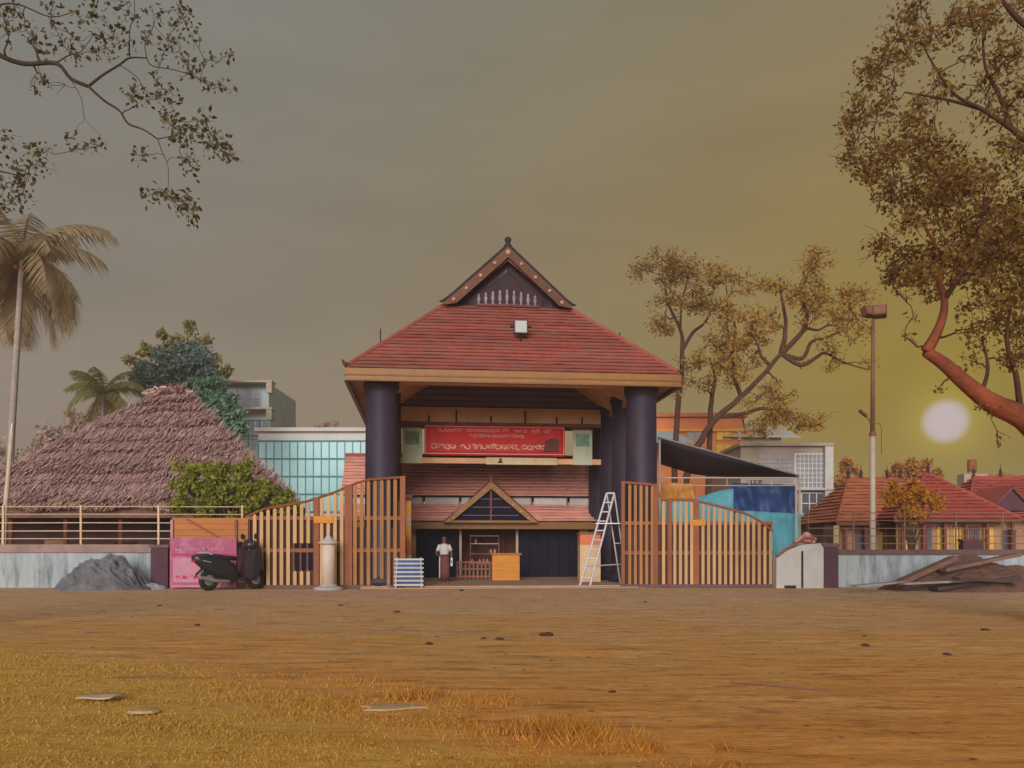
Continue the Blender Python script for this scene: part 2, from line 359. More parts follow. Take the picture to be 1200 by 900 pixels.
# ------------------------------------------------------------------ pebbles and leaf litter
def litter():
    k = 5200; Y = 29.0 - 23.5*rng.random(k)**1.5; X = (rng.random(k)*2-1)*(.66*Y+1.5)
    dn = np.array([mnoise.noise(Vector((x*.5, y*.9, 60))) for x, y in zip(X, Y)]); ok = rng.random(k) < np.clip(.45+1.5*dn, .06, 1); X, Y = X[ok], Y[ok]; k = len(X)
    Z = np.array([gz(x, y) for x, y in zip(X, Y)]); s_ = .010+.022*rng.random(k)**2.5
    base = np.array([[1,0,0],[0,1,0],[-1,0,0],[0,-1,0],[0,0,.4]], float)
    v = base[None]*s_[:,None,None]*(.6+.8*rng.random((k,5,1))); v[:,:,0] *= 1+.8*rng.random((k,1)); v += np.stack([X, Y, Z-.002], -1)[:,None]
    f = (np.array([[0,1,4],[1,2,4],[2,3,4],[3,0,4]])[None]+5*np.arange(k)[:,None,None]).reshape(-1,3)
    o = np_mesh('pebbles', v.reshape(-1,3), f, LEAF('pebble_tones', [(.12,.055,.025), (.30,.15,.06), (.18,.085,.035), (.46,.27,.13)], 0, .9))
    tag(o, 'tiny pebbles and leaf litter strewn over the sandy ground', 'pebbles', kind='stuff')
litter()
# ------------------------------------------------------------------ dry grass
def grass():
    bx = [(5.2, 2.3), (5.6, 1.45), (6.05, 1.0), (6.9, .65), (8.0, -.1), (9.06, -1.6), (10.2, -2.7), (10.7, -3.4), (11.6, -5.4), (12.2, -8.0)]
    by = np.array([q[0] for q in bx]); bxx = np.array([q[1] for q in bx])
    NB = 270000
    Y = 4.6 + 7.6*rng.random(NB)**1.0; X = -9.5 + 12.6*rng.random(NB)
    lim = np.interp(Y, by, bxx)
    keep = np.zeros(NB, bool)
    for i in range(NB):
        x, y = X[i], Y[i]
        e = lim[i] - x + 1.1*mnoise.noise(Vector((x*.8, y*1.3, 3))) + .5*mnoise.noise(Vector((x*3, y*4, 9)))
        if x < -.66*y-1.2: continue
        p = min(1, max(0, e/1.6)) * (.10 + .90*max(0, min(1, .45+2.2*mnoise.noise(Vector((x*.9, y*1.9, 21)))+.8*mnoise.noise(Vector((x*4, y*6, 31))))))
        keep[i] = rng.random() < p
    X, Y = X[keep], Y[keep]
    hgt = .012 + .026*rng.random(len(X))
    hgt *= np.array([.75+.9*max(0, mnoise.noise(Vector((x*.9, y*1.6, 40)))) for x, y in zip(X, Y)])
    # taller tufts
    tx, ty, th = [], [], []
    for px_, py_, hh, cnt, sp in ((480,822,.16,240,.16), (500,818,.12,140,.14), (660,862,.15,420,.26), (640,852,.11,240,.25), (690,868,.12,220,.2), (755,878,.13,160,.10), (845,880,.13,30,.06),
                                  (300,815,.07,200,.3), (360,830,.07,260,.35), (560,828,.08,260,.3), (420,800,.06,200,.4), (590,860,.08,260,.3), (850,905,.08,120,.2)):
        Yc = 1450/(py_-YH); Xc = PX(px_, Yc)
        tx.append(Xc + sp*rng.normal(size=cnt)*.7); ty.append(Yc + sp*rng.normal(size=cnt)*.6); th.append(hh*(.35+.65*rng.random(cnt)))
    X = np.concatenate([X]+tx); Y = np.concatenate([Y]+ty); hgt = np.concatenate([hgt]+th)
    n_ = len(X); Z = np.array([gz(x, y) for x, y in zip(X, Y)])-.004
    a = rng.random(n_)*2*math.pi; wd = .004+.005*rng.random(n_); ln = hgt*(.3+.7*rng.random(n_)); la = rng.random(n_)*2*math.pi
    v = np.empty((n_, 3, 3)); bx_, by_ = np.cos(a)*wd, np.sin(a)*wd
    v[:,0] = np.stack([X-bx_, Y-by_, Z], -1); v[:,1] = np.stack([X+bx_, Y+by_, Z], -1); v[:,2] = np.stack([X+np.cos(la)*ln, Y+np.sin(la)*ln, Z+hgt], -1)
    warm = X > (-.16*Y + .25*rng.normal(size=n_)*3)
    f = np.arange(n_*3).reshape(-1, 3)
    o = np_mesh('grass', v.reshape(-1, 3), f, None)
    o.data.materials.append(LEAF('straw_grass', [(.56,.33,.065), (.66,.41,.085), (.46,.26,.06), (.72,.47,.12), (.60,.35,.065)], .35, .8))
    o.data.materials.append(LEAF('rust_grass', [(.56,.23,.04), (.68,.30,.05), (.42,.17,.04), (.72,.36,.06), (.62,.29,.05)], .35, .8))
    o.data.polygons.foreach_set('material_index', warm.astype(np.int32))
    tag(o, 'short dry yellow and rust coloured grass in the foreground', 'grass', kind='stuff')
grass()

# ================================================================== gateway
YAW = R(6); G0 = Vector((.05, 30.3, 0))
gw = thing('temple_gateway', 'tall gateway hall with red tiled hipped roof on dark round columns', 'gateway', G0, YAW)
MB().box(-5.3, 5.3, -.7, 11.3, -.2, .08).build('floor_slab', m_floor, gw)
MB().box(-5.3, 5.3, -1.0, -.703, -.2, .035).build('step', m_floor, gw)
CW = 4.64
col_bm = MB().lathe([(.68,0),(.68,.25),(.60,.30),(.585,.36),(.565,3.5),(.535,6.6),(.56,6.66),(.56,6.8),(.62,6.86),(.62,7.2)], 28)
col0 = col_bm.build('column', m_column, gw, True); col0.location = (-CW, 0, .08)
for sx in (-1, 1):
    for k in range(4):
        if sx == -1 and k == 0: continue
        share(col0, gw, (sx*CW, k*2.3, .08))
EX, EY0, EY1, EZ, TN = 5.75, -1.1, 10.4, 7.43, .92
DH = 3.43                                # plan depth of the front hip
zr = EZ + TN*EX
# fascia
for nm, args in (('fascia', (-EX, EX, EY0-.05, EY0+.03, EZ-.40, EZ)), ('fascia', (-EX, EX, EY1-.03, EY1+.05, EZ-.40, EZ)),
                 ('fascia', (-EX-.05, -EX+.03, EY0+.032, EY1-.032, EZ-.40, EZ)), ('fascia', (EX-.03, EX+.05, EY0+.032, EY1-.032, EZ-.40, EZ))):
    fo = MB().box(*args).build(nm, m_gold, gw)
    x0,x1,y0,y1,z0,z1 = args
    MB().box(x0-.025, x1+.025, y0-.025, y1+.025, z0+.15, z0+.20).build('moulding', m_gold2, fo)
    MB().box(x0-.03, x1+.03, y0-.03, y1+.03, z0-.03, z0+.02).build('moulding', m_gold2, fo)
# corner horn of the eave
MB().tube([(-EX+.1,EY0+.1,EZ+.1), (-EX-.05,EY0-.08,EZ+.12), (-EX-.12,EY0-.14,EZ+.24)], [.09,.07,.03], 8).build('corner_horn', m_verge, gw)
MB().tube([(EX-.1,EY0+.1,EZ+.1), (EX+.05,EY0-.08,EZ+.12), (EX+.10,EY0-.12,EZ+.2)], [.09,.07,.03], 8).build('corner_horn', m_verge, gw)
# soffit: flat boarding round the eave, outside the column line
sf = MB()
sf.box(-EX+.032, EX-.032, EY0+.032, -.35, EZ-.30, EZ-.27); sf.box(-EX+.032, -CW-.3, -.348, EY1-.032, EZ-.30, EZ-.27); sf.box(CW+.3, EX-.032, -.348, EY1-.032, EZ-.30, EZ-.27)
sf.build('soffit', m_cream, gw)
MB().box(-CW-.3, CW+.3, -.3, .3, EZ-.27, EZ-.02).build('front_beam', m_cream, gw)
for s in (-1, 1):
    MB().box(s*CW-.26, s*CW+.26, .56, 10.0, 6.72, 7.16).build('side_beam', m_cream, gw)
    v = MB(); a0, a1 = Vector((s*4.40, .305, 6.95)), Vector((s*4.40, 4.5, 6.95)); b0, b1 = Vector((s*2.55, .305, 8.25)), Vector((s*2.55, 4.5, 8.25)); th = Vector((s*.03, 0, .05))
    v.quad(a0, a1, b1, b0).quad(a0+th, b0+th, b1+th, a1+th).quad(a0, b0, b0+th, a0+th).quad(a1, a1+th, b1+th, b1)
    v.build('ceiling_slope', m_cream, gw)
MB().box(-2.6, 2.6, .4, 4.5, 8.25, 8.31).build('ceiling', m_purple, gw)
MB().prism([(-4.3,7.10), (4.3,7.10), (2.75,8.2), (-2.75,8.2)], 4.5, 4.6).build('ceiling_end', m_purple, gw)
for z in (7.32, 7.55, 7.8):
    MB().box(-4.2+(z-7.1)*1.35, 4.2-(z-7.1)*1.35, 4.47, 4.497, z, z+.03).build('batten', m_dkwood, gw)
# lintel with short hangers
lt = MB().box(-4.08, 4.08, 4.4, 4.65, 6.46, 7.06).build('lintel', m_cream, gw)
MB().box(-4.09, 4.09, 4.36, 4.70, 7.062, 7.10).build('lintel_moulding', m_dkwood, lt)
for x in (-2.95, -1.85, -.45, .95, 2.25, 3.3):
    MB().box(x-.035, x+.035, 4.36, 4.398, 6.42, 6.95 if x in (-1.85, .95) else 6.72).build('hanger', m_dkwood, lt)
MB().box(-4.1, 4.1, 4.35, 4.7, 6.32, 6.458).build('tie_beam', m_maroon, gw)
MB().box(-4.1, 4.1, 4.42, 4.6, 4.80, 5.02).build('lower_tie_beam', m_cream, gw)
# ----- tile roof: every course its own strip
def courses(root, n_, dmax, pt, ur, nrm_, mat, name='tile_course', lift=.085, step=.42, d0=0.0, ov=.02):
    nrm_ = Vector(nrm_).normalized(); s_ = (dmax-d0)/n_
    for i in range(n_):
        da, db = d0+i*s_, d0+(i+1)*s_+s_*.04
        db = min(db, dmax)
        ua0, ua1 = ur(da); ub0, ub1 = ur(db)
        k = max(2, int((ua1-ua0)/step)); v = []; f = []
        for j in range(k+1):
            q = j/k; ja = random.uniform(-.010, .012); jd = random.uniform(-.012, .012)
            A = Vector(pt(max(da+jd-ov, d0), ua0+(ua1-ua0)*q)); A2 = Vector(pt(da+s_*.25, ua0+(ua1-ua0)*q)); B = Vector(pt(db, ub0+(ub1-ub0)*q))
            v += [tuple(A2+nrm_*(lift*.55)), tuple(A+nrm_*(lift*.5+ja)), tuple(A+nrm_*(lift+ja)), tuple(B+nrm_*.010)]
        for j in range(k):
            a = j*4; f += [(a, a+4, a+5, a+1), (a+1, a+5, a+6, a+2), (a+2, a+6, a+7, a+3)]
        o = MB(); o.v = v; o.f = f; o.build(name, mat, root)
rf = MB()
A=[(-EX,EY0,EZ),(EX,EY0,EZ),(EX,EY1,EZ),(-EX,EY1,EZ)]
hz = EZ+TN*DH; hx = EX-DH
B=[(-hx,EY0+DH,hz),(hx,EY0+DH,hz),(hx,EY1-DH,hz),(-hx,EY1-DH,hz)]
T=[(0,EY0+DH,zr),(0,EY1-DH,zr)]
rf.quad(A[0],A[1],B[1],B[0]); rf.quad(A[1],A[2],B[2],B[1]); rf.quad(A[2],A[3],B[3],B[2]); rf.quad(A[3],A[0],B[0],B[3])
rf.quad(B[1],B[2],T[1],T[0]); rf.quad(B[3],B[0],T[0],T[1]); rf.tri(B[0],B[1],T[0]); rf.tri(B[2],B[3],T[1])
roof = rf.build('roof', m_dkwood, gw)
cs, sn = 1, TN
courses(roof, 20, DH, lambda d_, u: (u, EY0+d_, EZ+TN*d_), lambda d_: (-EX+d_, EX-d_), (0,-TN,1), m_tile)
courses(roof, 12, DH, lambda d_, u: (-u, EY1-d_, EZ+TN*d_), lambda d_: (-EX+d_, EX-d_), (0,TN,1), m_tile)
VG = .42     # verge overhang
for s in (-1, 1):
    ur_ = lambda d_: (EY0+d_, EY1-d_) if d_ <= DH else (EY0+DH-VG, EY1-DH+VG)
    courses(roof, 20, DH, (lambda s: lambda d_, u: (s*(EX-d_), u, EZ+TN*d_))(s), ur_, (s*TN,0,1), m_tile, step=.8)
    courses(roof, 13, EX, (lambda s: lambda d_, u: (s*(EX-d_), u, EZ+TN*d_))(s), lambda d_: (EY0+DH-VG, EY1-DH+VG), (s*TN,0,1), m_tile, step=.8, d0=DH)
    for (y0, y1) in ((EY0, EY0+DH), (EY1, EY1-DH)):
        MB().tube([(s*EX, y0, EZ+.05), (s*(EX-DH*.5), (y0+y1)/2, EZ+TN*DH*.5+.06), (s*hx, y1, hz+.06)], .085, 8).build('hip_ridge', m_ridge, roof)
MB().tube([(0, EY0+DH-VG, zr+.06), (0, EY1-DH+VG, zr+.06)], .1, 8).build('ridge_cap', m_ridge, roof)
# lightning rods on the hips
for (dd, s, hh) in ((1.08, -1, .62), (1.75, 1, .26)):
    MB().tube([(s*(EX-dd), EY0+dd, EZ+TN*dd), (s*(EX-dd), EY0+dd, EZ+TN*dd+hh)], .022, 6).build('lightning_rod', m_dkwood, roof)
# ----- gable
gy = EY0+DH+.05
m_gab = M('gable_board', (.030,.018,.030), .8, .3, 4)
gb = MB().prism([(-hx-.02, hz-.05), (hx+.02, hz-.05), (0, zr-.06)], gy, gy+.1).build('gable', m_gab, gw)
for k in range(5):
    z = hz+.10+k*.30; hw = (zr-z)/TN-.25
    if k: MB().box(-hw, hw, gy-.035, gy-.003, z+.02, z+.06).build('louvre', m_verge, gb)
for k in range(-4, 5):
    x = k*.27; hh = .62 - .035*abs(k)**1.3
    fig = MB().lathe([(.05,0),(.06,.06),(.03,.10),(.065,.22),(.075,.34),(.04,.44),(.055,.50),(.045,.58),(.01,.64)], 10)
    o = fig.build('carved_figure', m_carv, gb, True); o.location = (x, gy-.10, hz+.06); o.scale = (1, .8, hh/.64)
for s in (-1, 1):
    MB().box(s*1.55-.2, s*1.55+.2, gy-.05, gy-.003, hz+.06, hz+.34).build('side_panel', m_purple, gb)
MB().prism([(-.75,hz+.78), (-.66,hz+.78), (0,hz+1.36), (.66,hz+.78), (.75,hz+.78), (0,hz+1.46)], gy-.05, gy-.004).build('inner_arch', m_carv, gb)
MB().box(-1.2, 1.2, gy-.22, gy-.003, hz-.02, hz+.06).build('ledge', m_maroon, gb)
vy = EY0+DH-VG
for s in (-1, 1):
    a = Vector((s*(hx+.10), vy-.02, hz-.02)); b_ = Vector((0, vy-.02, zr+.03)); k1 = Vector((s*(hx-.18), vy-.02, hz+.21))
    vb = MB()
    dn = Vector((0,0,-.42))
    vb.v = [tuple(q) for q in (b_, k1, a, a+Vector((s*-.05,0,-.08)), k1+Vector((-s*.20,0,-.24)), b_+dn)]
    vb.v += [(x, y-.07, z) for x, y, z in vb.v]
    fr = [(0,1,4,5), (1,2,3,4)]
    vb.f = fr + [tuple(i+6 for i in reversed(q)) for q in fr] + [(0,6,7,1),(1,7,8,2),(2,8,9,3),(3,9,10,4),(4,10,11,5),(5,11,6,0)]
    vbo = vb.build('verge_board', m_verge, gw)
    MB().tube([b_+Vector((0,-.03,.05)), k1+Vector((0,-.03,.05)), a+Vector((s*.03,-.03,.05)), a+Vector((s*.16,-.03,.03))], [.06,.06,.055,.03], 8).build('verge_edge', m_dkwood, vbo)
    for q in (.25, .50, .75, .97):
        p = b_.lerp(k1, q) + Vector((-s*.03, -.09, -.18))
        MB().lathe([(.02,-.05),(.055,-.038),(.075,0),(.055,.03)], 12, axis='y').build('boss', m_boss, vbo).location = p
    iv0, iv1 = Vector((0, vy+.1, zr-.42)), Vector((s*(hx-.25), vy+.1, hz+.05))
    MB().bar(iv0, iv1, .10, .12, (0,1,0)).build('inner_verge', m_maroon, vbo)
MB().lathe([(.02,-.06),(.08,-.045),(.11,0),(.08,.03)], 12, axis='y').build('boss', m_boss, gw).location = (0, vy-.12, zr-.22)
MB().lathe([(.17,0),(.15,.08),(.08,.13),(.10,.20),(.13,.27),(.12,.33),(.07,.38),(.03,.40)], 12, c=(0, vy+.05, zr+.02)).build('finial', m_dkwood, gw, True)

# floodlight on the front slope
fx, fd = .28, 1.45
fl = thing('floodlight', 'square pale floodlight mounted on the red front roof slope', 'floodlight', gw.matrix_basis @ Vector((0,0,0)))
fl.location = G0 + Matrix.Rotation(YAW, 3, 'Z') @ Vector((fx, EY0+fd, EZ+TN*fd+.04)); fl.rotation_euler = (0,0,YAW)
MB().box(-.25, .25, -.28, -.14, .22, .72).build('housing', m_black, fl, bevel=.02)
MB().box(-.205, .205, -.295, -.283, .265, .675).build('glass', m_bulb, fl)
MB().tube([(0,.0,-.02), (0,-.2,.2)], .03, 8).build('bracket', m_black, fl)
for s in (-1, 1): MB().tube([(s*.25,-.21,.47), (s*.38,-.21,.47)], .045, 8).build('pivot', m_black, fl)

# ----- red banner with lettering
def glyph_line(x0, x1, zc, h, y, wt, seed):
    r_ = random.Random(seed); b_ = MB(); x = x0
    while x < x1:
        wch = h*r_.uniform(.7, 1.25)
        if r_.random() < .14: x += wch*.7; continue
        for _ in range(r_.choice((1, 2, 2))):
            cx, cz = x+wch*r_.uniform(.3, .7), zc+h*r_.uniform(-.12, .12); rr = h*r_.uniform(.28, .48)
            a0 = r_.uniform(0, 6.3); a1 = a0 + r_.uniform(3.2, 6.0); k = 8
            for i in range(k):
                p, q = a0+(a1-a0)*i/k, a0+(a1-a0)*(i+1)/k
                pts = [(cx+rr_*math.cos(t_)*1.15, y, cz+rr_*math.sin(t_)) for rr_, t_ in ((rr-wt/2,p), (rr+wt/2,p), (rr+wt/2,q), (rr-wt/2,q))]
                b_.quad(*pts)
        x += wch*1.12
    return b_
bn = thing('banner', 'long red cloth banner with lines of script hung under the gateway lintel', 'banner', G0 + Matrix.Rotation(YAW,3,'Z') @ Vector((-.28, 4.30, 5.10)), YAW)
bw, bh = 2.85, 1.22
v = MB(); nx2 = 24
for i in range(nx2):
    for j in range(6):
        q = lambda a, c_: (-bw+2*bw*a/nx2, .02*math.sin(a*1.3)*(1-c_/6)+.012*math.sin(a*.6+c_), bh*c_/6)
        v.quad(q(i,j), q(i+1,j), q(i+1,j+1), q(i,j+1))
clo = v.build('cloth', m_red, bn, True)
sol = clo.modifiers.new('solid', 'SOLIDIFY'); sol.thickness = .01
for (z0, z1, mm) in ((bh-.075, bh-.04, m_redtxt), (.055, .10, m_redtxt)):
    MB().box(-bw+.03, bw-.03, -.062, -.045, z0, z1).build('border_stripe', mm, bn)
for s in (-1, 1): MB().box(s*(bw-.05)-.018, s*(bw-.05)+.018, -.062, -.045, .102, bh-.077).build('border_stripe', m_redtxt, bn)
MB().box(-bw+.08, bw-.08, -.058, -.048, .10, .16).build('lower_band', M('deep_red', (.30,.012,.016), .6), bn)
glyph_line(-bw+.55, bw-.55, bh-.20, .13, -.056, .040, 3).build('lettering', m_redtxt, bn)
glyph_line(-1.1, 1.15, bh-.42, .13, -.056, .040, 4).build('lettering', m_redtxt, bn)
glyph_line(-bw+.25, bw-.85, .36, .19, -.056, .05, 5).build('lettering', m_paletxt, bn)
MB().prism([(1.95,.20),(2.6,.20),(2.62,.60),(2.45,.74),(2.2,.70),(2.05,.62)], -.06, -.047).build('printed_figure', m_maroon, bn)
for x, nm, lab in ((-3.62, 'poster', 'pale green poster at the banner\'s left end'), (3.32, 'poster', 'pale green poster between the banner and the right columns')):
    pt = thing(nm, lab, 'poster', G0 + Matrix.Rotation(YAW,3,'Z') @ Vector((x, 4.38, 4.78)), YAW)
    MB().box(-.40, .40, -.012, .012, 0, 1.42).build('sheet', m_poster, pt)
    MB().box(-.43, .43, -.03, .03, 1.422, 1.48).build('top_batten', m_maroon, pt)
    MB().box(-.28, .28, -.020, -.014, .75, 1.28).build('printed_picture', M('green_print', (.20,.33,.24), .7, .4, 4), pt)
st = thing('signboard', 'narrow cream signboard under the red banner', 'signboard', G0 + Matrix.Rotation(YAW,3,'Z') @ Vector((.35, 4.32, 4.76)), YAW)
MB().box(-1.0, 1.9, -.02, .02, 0, .28).build('board', M('cream_sign', (.60,.47,.30), .7, .2, 2, dirt=(.42,.25,.15), damt=.6), st)
MB().prism([(-.55,.06),(-.3,.06),(-.38,.15),(-.36,.24),(-.48,.24),(-.46,.15)], -.03, -.021).build('emblem', m_dkwood, st)

# ================================================================== inner hall behind the gateway
hl = thing('inner_hall', 'low red tiled hall with dark shutters behind the gateway columns', 'building', G0 + Matrix.Rotation(YAW,3,'Z') @ Vector((0, 7.4, 0)), YAW)
HW = 6.4
wl = MB()
wl.box(-HW, -3.5, 0, .25, .0, 2.25); wl.box(3.75, HW, 0, .25, 0, 2.25)
wl.box(-HW, HW, 0, .25, 2.25, 3.25); wl.box(-HW, HW, 3.8, 4.0, 0, 3.2)
wl.box(-HW, -HW+.2, .252, 3.8, 0, 3.2); wl.box(HW-.2, HW, .252, 3.8, 0, 3.2)
wl.build('wall', m_cream, hl)
def shutter(x0, x1):
    n_ = max(2, round((x1-x0)/.44)); w_ = (x1-x0)/n_
    for i in range(n_):
        o = MB().box(x0+i*w_+.012, x0+(i+1)*w_-.012, .05, .11, .09, 2.24).build('door_panel', m_door, hl)
        for z in (.5, 1.2, 1.9): MB().box(x0+i*w_+.06, x0+(i+1)*w_-.06, .03, .048, z-.02, z+.02).build('rail', m_door, o)
shutter(-3.48, -1.60); shutter(1.02, 3.74)
for x in (-1.55, .95): MB().box(x-.05, x+.05, -.05, .2, .085, 2.24).build('door_post', M('pale_post', (.50,.33,.27), .7), hl)
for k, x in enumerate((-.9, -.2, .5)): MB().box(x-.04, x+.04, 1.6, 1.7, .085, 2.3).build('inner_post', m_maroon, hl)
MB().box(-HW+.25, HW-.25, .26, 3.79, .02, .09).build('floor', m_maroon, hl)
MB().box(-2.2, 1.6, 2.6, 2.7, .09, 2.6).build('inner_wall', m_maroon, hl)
cl_ = MB()
for z in (2.26,): cl_.box(-HW-.25, HW+.25, -.95, -.80, 2.19, 2.46)
cl_.build('eave_beam', m_gold2, hl)
MB().box(-HW-.2, HW+.2, -.85, .3, 2.47, 2.50).build('eave_board', m_cream, hl)
lrf = MB().prism([(0,0),(1,0),(1,1)], 0, 1); lrf = MB()
lrf.quad((-HW-.3,-.95,2.5), (HW+.3,-.95,2.5), (HW+.3,.0,3.28), (-HW-.3,.0,3.28))
lr = lrf.build('lower_roof', m_dkwood, hl)
courses(lr, 6, 1.0, lambda d_, u: (u, -.98+d_, 2.50+.80*d_), lambda d_: (-HW-.3, HW+.3), (0,-.8,1), m_tile2, step=.7, lift=.10)
# clerestory of pale panels
for i in range(8):
    x0 = -HW+.05+i*1.6; MB().box(x0+.05, x0+1.52, -.06, -.003, 3.29, 3.60).build('clerestory_panel', m_white, hl)
for i in range(9):
    x0 = -HW+.02+i*1.594; MB().box(x0-.03, x0+.03, -.09, -.001, 3.28, 3.61).build('clerestory_post', m_maroon, hl)
urf = MB().quad((-HW-.3,-.3,3.62), (HW+.3,-.3,3.62), (HW+.3,2.0,5.55), (-HW-.3,2.0,5.55)).quad((-HW-.3,2.0,5.55), (HW+.3,2.0,5.55), (HW+.3,4.3,3.62), (-HW-.3,4.3,3.62))
ur2 = urf.build('upper_roof', m_dkwood, hl)
courses(ur2, 12, 2.3, lambda d_, u: (u, -.3+d_, 3.62+.84*d_), lambda d_: (-HW-.3, HW+.3), (0,-.84,1), m_tile2, step=.7, lift=.10)
MB().tube([(-HW-.3,2.0,5.6), (HW+.3,2.0,5.6)], .1, 8).build('ridge_cap', m_ridge, ur2)
# gablet over the doorway
gx, gy0, gz0, gz1, gh = -.30, -1.35, 2.46, 4.22, 2.02
gm = MB().prism([(gx-gh+.1, gz0+.04), (gx+gh-.1, gz0+.04), (gx, gz1-.14)], gy0+.25, gy0+.32).build('gablet', m_door, hl)
for s in (-1, 1):
    a, b_ = Vector((gx+s*gh, gy0, gz0)), Vector((gx, gy0, gz1))
    o = MB().bar(a, b_, .10, .27, (0,-1,0)); 
    oo = MB(); tdir = (b_-a).normalized(); nn = Vector((-tdir.z, 0, tdir.x))*(1 if s == 1 else -1)
    if nn.z < 0: nn = -nn
    q = [a, b_, b_+Vector((0,0,-.33)), a+Vector((-s*.30,0,-.0))]
    oo.v = [tuple(p) for p in q] + [(p.x, p.y+.09, p.z) for p in q]; oo.f = [(0,1,2,3), (7,6,5,4), (0,4,5,1), (1,5,6,2), (2,6,7,3), (3,7,4,0)]
    vo = oo.build('verge_board', m_gold, gm)
    rfq = MB(); u0 = nn*.04
    rfq.quad(a+u0, b_+u0, b_+u0+Vector((0,1.9,0)), a+u0+Vector((0,.35,0))); rfq.build('gablet_roof', m_tile2, gm)
    for k in range(1, 6):
        p = a.lerp(b_, k/6.2) + Vector((-s*.10,-.01,-.10))
        MB().lathe([(.02,-.03),(.045,-.02),(.055,0)], 8, axis='y').build('stud', m_boss, vo).location = p
MB().box(gx-gh+.3, gx+gh-.3, gy0+.1, gy0+.22, gz0-.02, gz0+.09).build('tie', m_gold2, gm)
MB().box(gx-.04, gx+.04, gy0+.17, gy0+.24, gz0+.1, gz1-.3).build('king_post', m_maroon, gm)
for k, (z, hw_) in enumerate(((2.75,1.2), (3.1,.85), (3.45,.5))): MB().box(gx-hw_, gx+hw_, gy0+.20, gy0+.245, z, z+.03).build('gablet_louvre', m_purple, gm)
MB().lathe([(.11,0),(.08,.08),(.05,.14),(.08,.22),(.04,.32),(.015,.45)], 10, c=(gx, gy0+.05, gz1-.05)).build('gablet_finial', m_gold, gm, True)

GR = Matrix.Rotation(YAW, 3, 'Z')
def gp(x, y, z=.08): return G0 + GR @ Vector((x, y, z))
# orange counter in the gateway
ct = thing('counter', 'orange wooden counter box standing in the hall doorway', 'counter', gp(.12, 4.2), YAW)
MB().box(-.55, .55, -.3, .3, 0, 1.02).build('cabinet', m_orange, ct, bevel=.01)
MB().box(-.62, .62, -.36, .36, 1.022, 1.09).build('top', m_ply, ct)
for i in range(3):
    MB().box(-.5, .5, -.325, -.303, .1+i*.31, .37+i*.31).build('front_panel', m_orange, ct)
bl = thing('balustrade', 'low brown wooden balustrade left of the orange counter', 'balustrade', gp(-1.10, 4.6), YAW)
for z in (.14, .44, .72): MB().box(-.75, .65, -.03, .03, z-.03, z+.03).build('rail', m_brownred, bl)
for i in range(9):
    x = -.7+i*.165; MB().lathe([(.03,0),(.03,.1),(.05,.25),(.025,.4),(.05,.55),(.03,.66),(.03,.69)], 8, c=(x,-.005,0)).build('baluster', m_timber, bl)
sh = thing('display_shelf', 'pale glass shelf unit behind the orange counter', 'shelf', gp(-.55, 7.95, .09), YAW)
for z in (.55, 1.0, 1.45, 1.8): MB().box(-.55, .75, 0, .4, z, z+.035).build('shelf_board', m_white if z > 1.3 else m_timber, sh)
for x in (-.55, .72): MB().box(x, x+.04, 0, .4, 0, 1.9).build('upright', m_timber, sh)
for i in range(7):
    z = random.choice((.585, 1.035, 1.485)); MB().lathe([(.05,0),(.06,.1),(.03,.16),(.03,.2)], 8, c=(-.45+i*.17, .12, z)).build('brass_vessel', m_boss, sh)

# pedestals with painted bands
def pedestal(lab, loc, wd, bands):
    t_ = thing('painted_pedestal', lab, 'pedestal', loc, YAW, 'painted pedestals inside the gateway'); z = 0
    for h_, mm in bands:
        MB().box(-wd/2, wd/2, -.25, .25, z+.002, z+h_).build('band', mm, t_); z += h_
    MB().box(-wd/2-.04, wd/2+.04, -.29, .29, z+.002, z+.08).build('cap', m_gold2, t_)
m_palep = M('pale_panel', (.62,.43,.27), .75, .2, 2.5, dirt=(.50,.27,.16), damt=.6)
pedestal('yellow and red banded pedestal beside the left gate column', gp(-3.92, 1.0), .60, [(1.05, m_palep), (.50, M('orange_red', (.66,.17,.06), .7, .2, 3)), (.55, m_yellow), (.35, m_palep), (.55, m_yellow), (.12, m_maroon)])
pedestal('pale pedestal with red top behind the white stepladder', gp(3.20, 2.4), .80, [(1.42, m_palep), (.40, M('orange_red2', (.62,.18,.09), .7, .2, 3))])

# ----- stepladder
ld = thing('stepladder', 'white metal stepladder standing open by the right gate', 'ladder', (0,0,0))
LY = 30.05
def lp(x, y, dy=0): 
    p = P(x, y, LY+dy); p.z = max(p.z, .0); return p
base_l = lp(690, 687); ld.location = base_l
def lb(a, b_, r_, nm, mm=m_metal): MB().tube([a-base_l, b_-base_l], r_, 8).build(nm, mm, ld)
f1a, f1b = lp(679, 688), lp(711, 578, .35); f2a, f2b = lp(691, 688, .0), lp(720, 578, .35)
f1a.z = f2a.z = 0.0
r1a, r1b = lp(735, 682, .9), f2b; r2a, r2b = lp(727, 682, 1.3), f1b
r1a.z = r2a.z = 0.09
for a, b_ in ((f1a, f1b), (f2a, f2b)): lb(a, b_, .038, 'rail')
for a, b_ in ((r1a, r1b), (r2a, r2b)): lb(a, b_, .028, 'rear_leg')
for k in range(1, 10): lb(f1a.lerp(f1b, k/10), f2a.lerp(f2b, k/10), .026, 'rung')
lb(f1b, f2b, .035, 'top_bar')
a, b_ = f1a.lerp(f1b, .68), r2a.lerp(r2b, .68)
MB().box(-.10, 1.05, -.22, .22, -.03, .0).build('platform', m_metal, ld).location = a-base_l+Vector((0,.15,0))
for q in (.22,): lb(f1a.lerp(f1b, q), r1a.lerp(r1b, q), .022, 'brace')
lb(r1a.lerp(r1b, .45), r2a.lerp(r2b, .45), .022, 'brace')

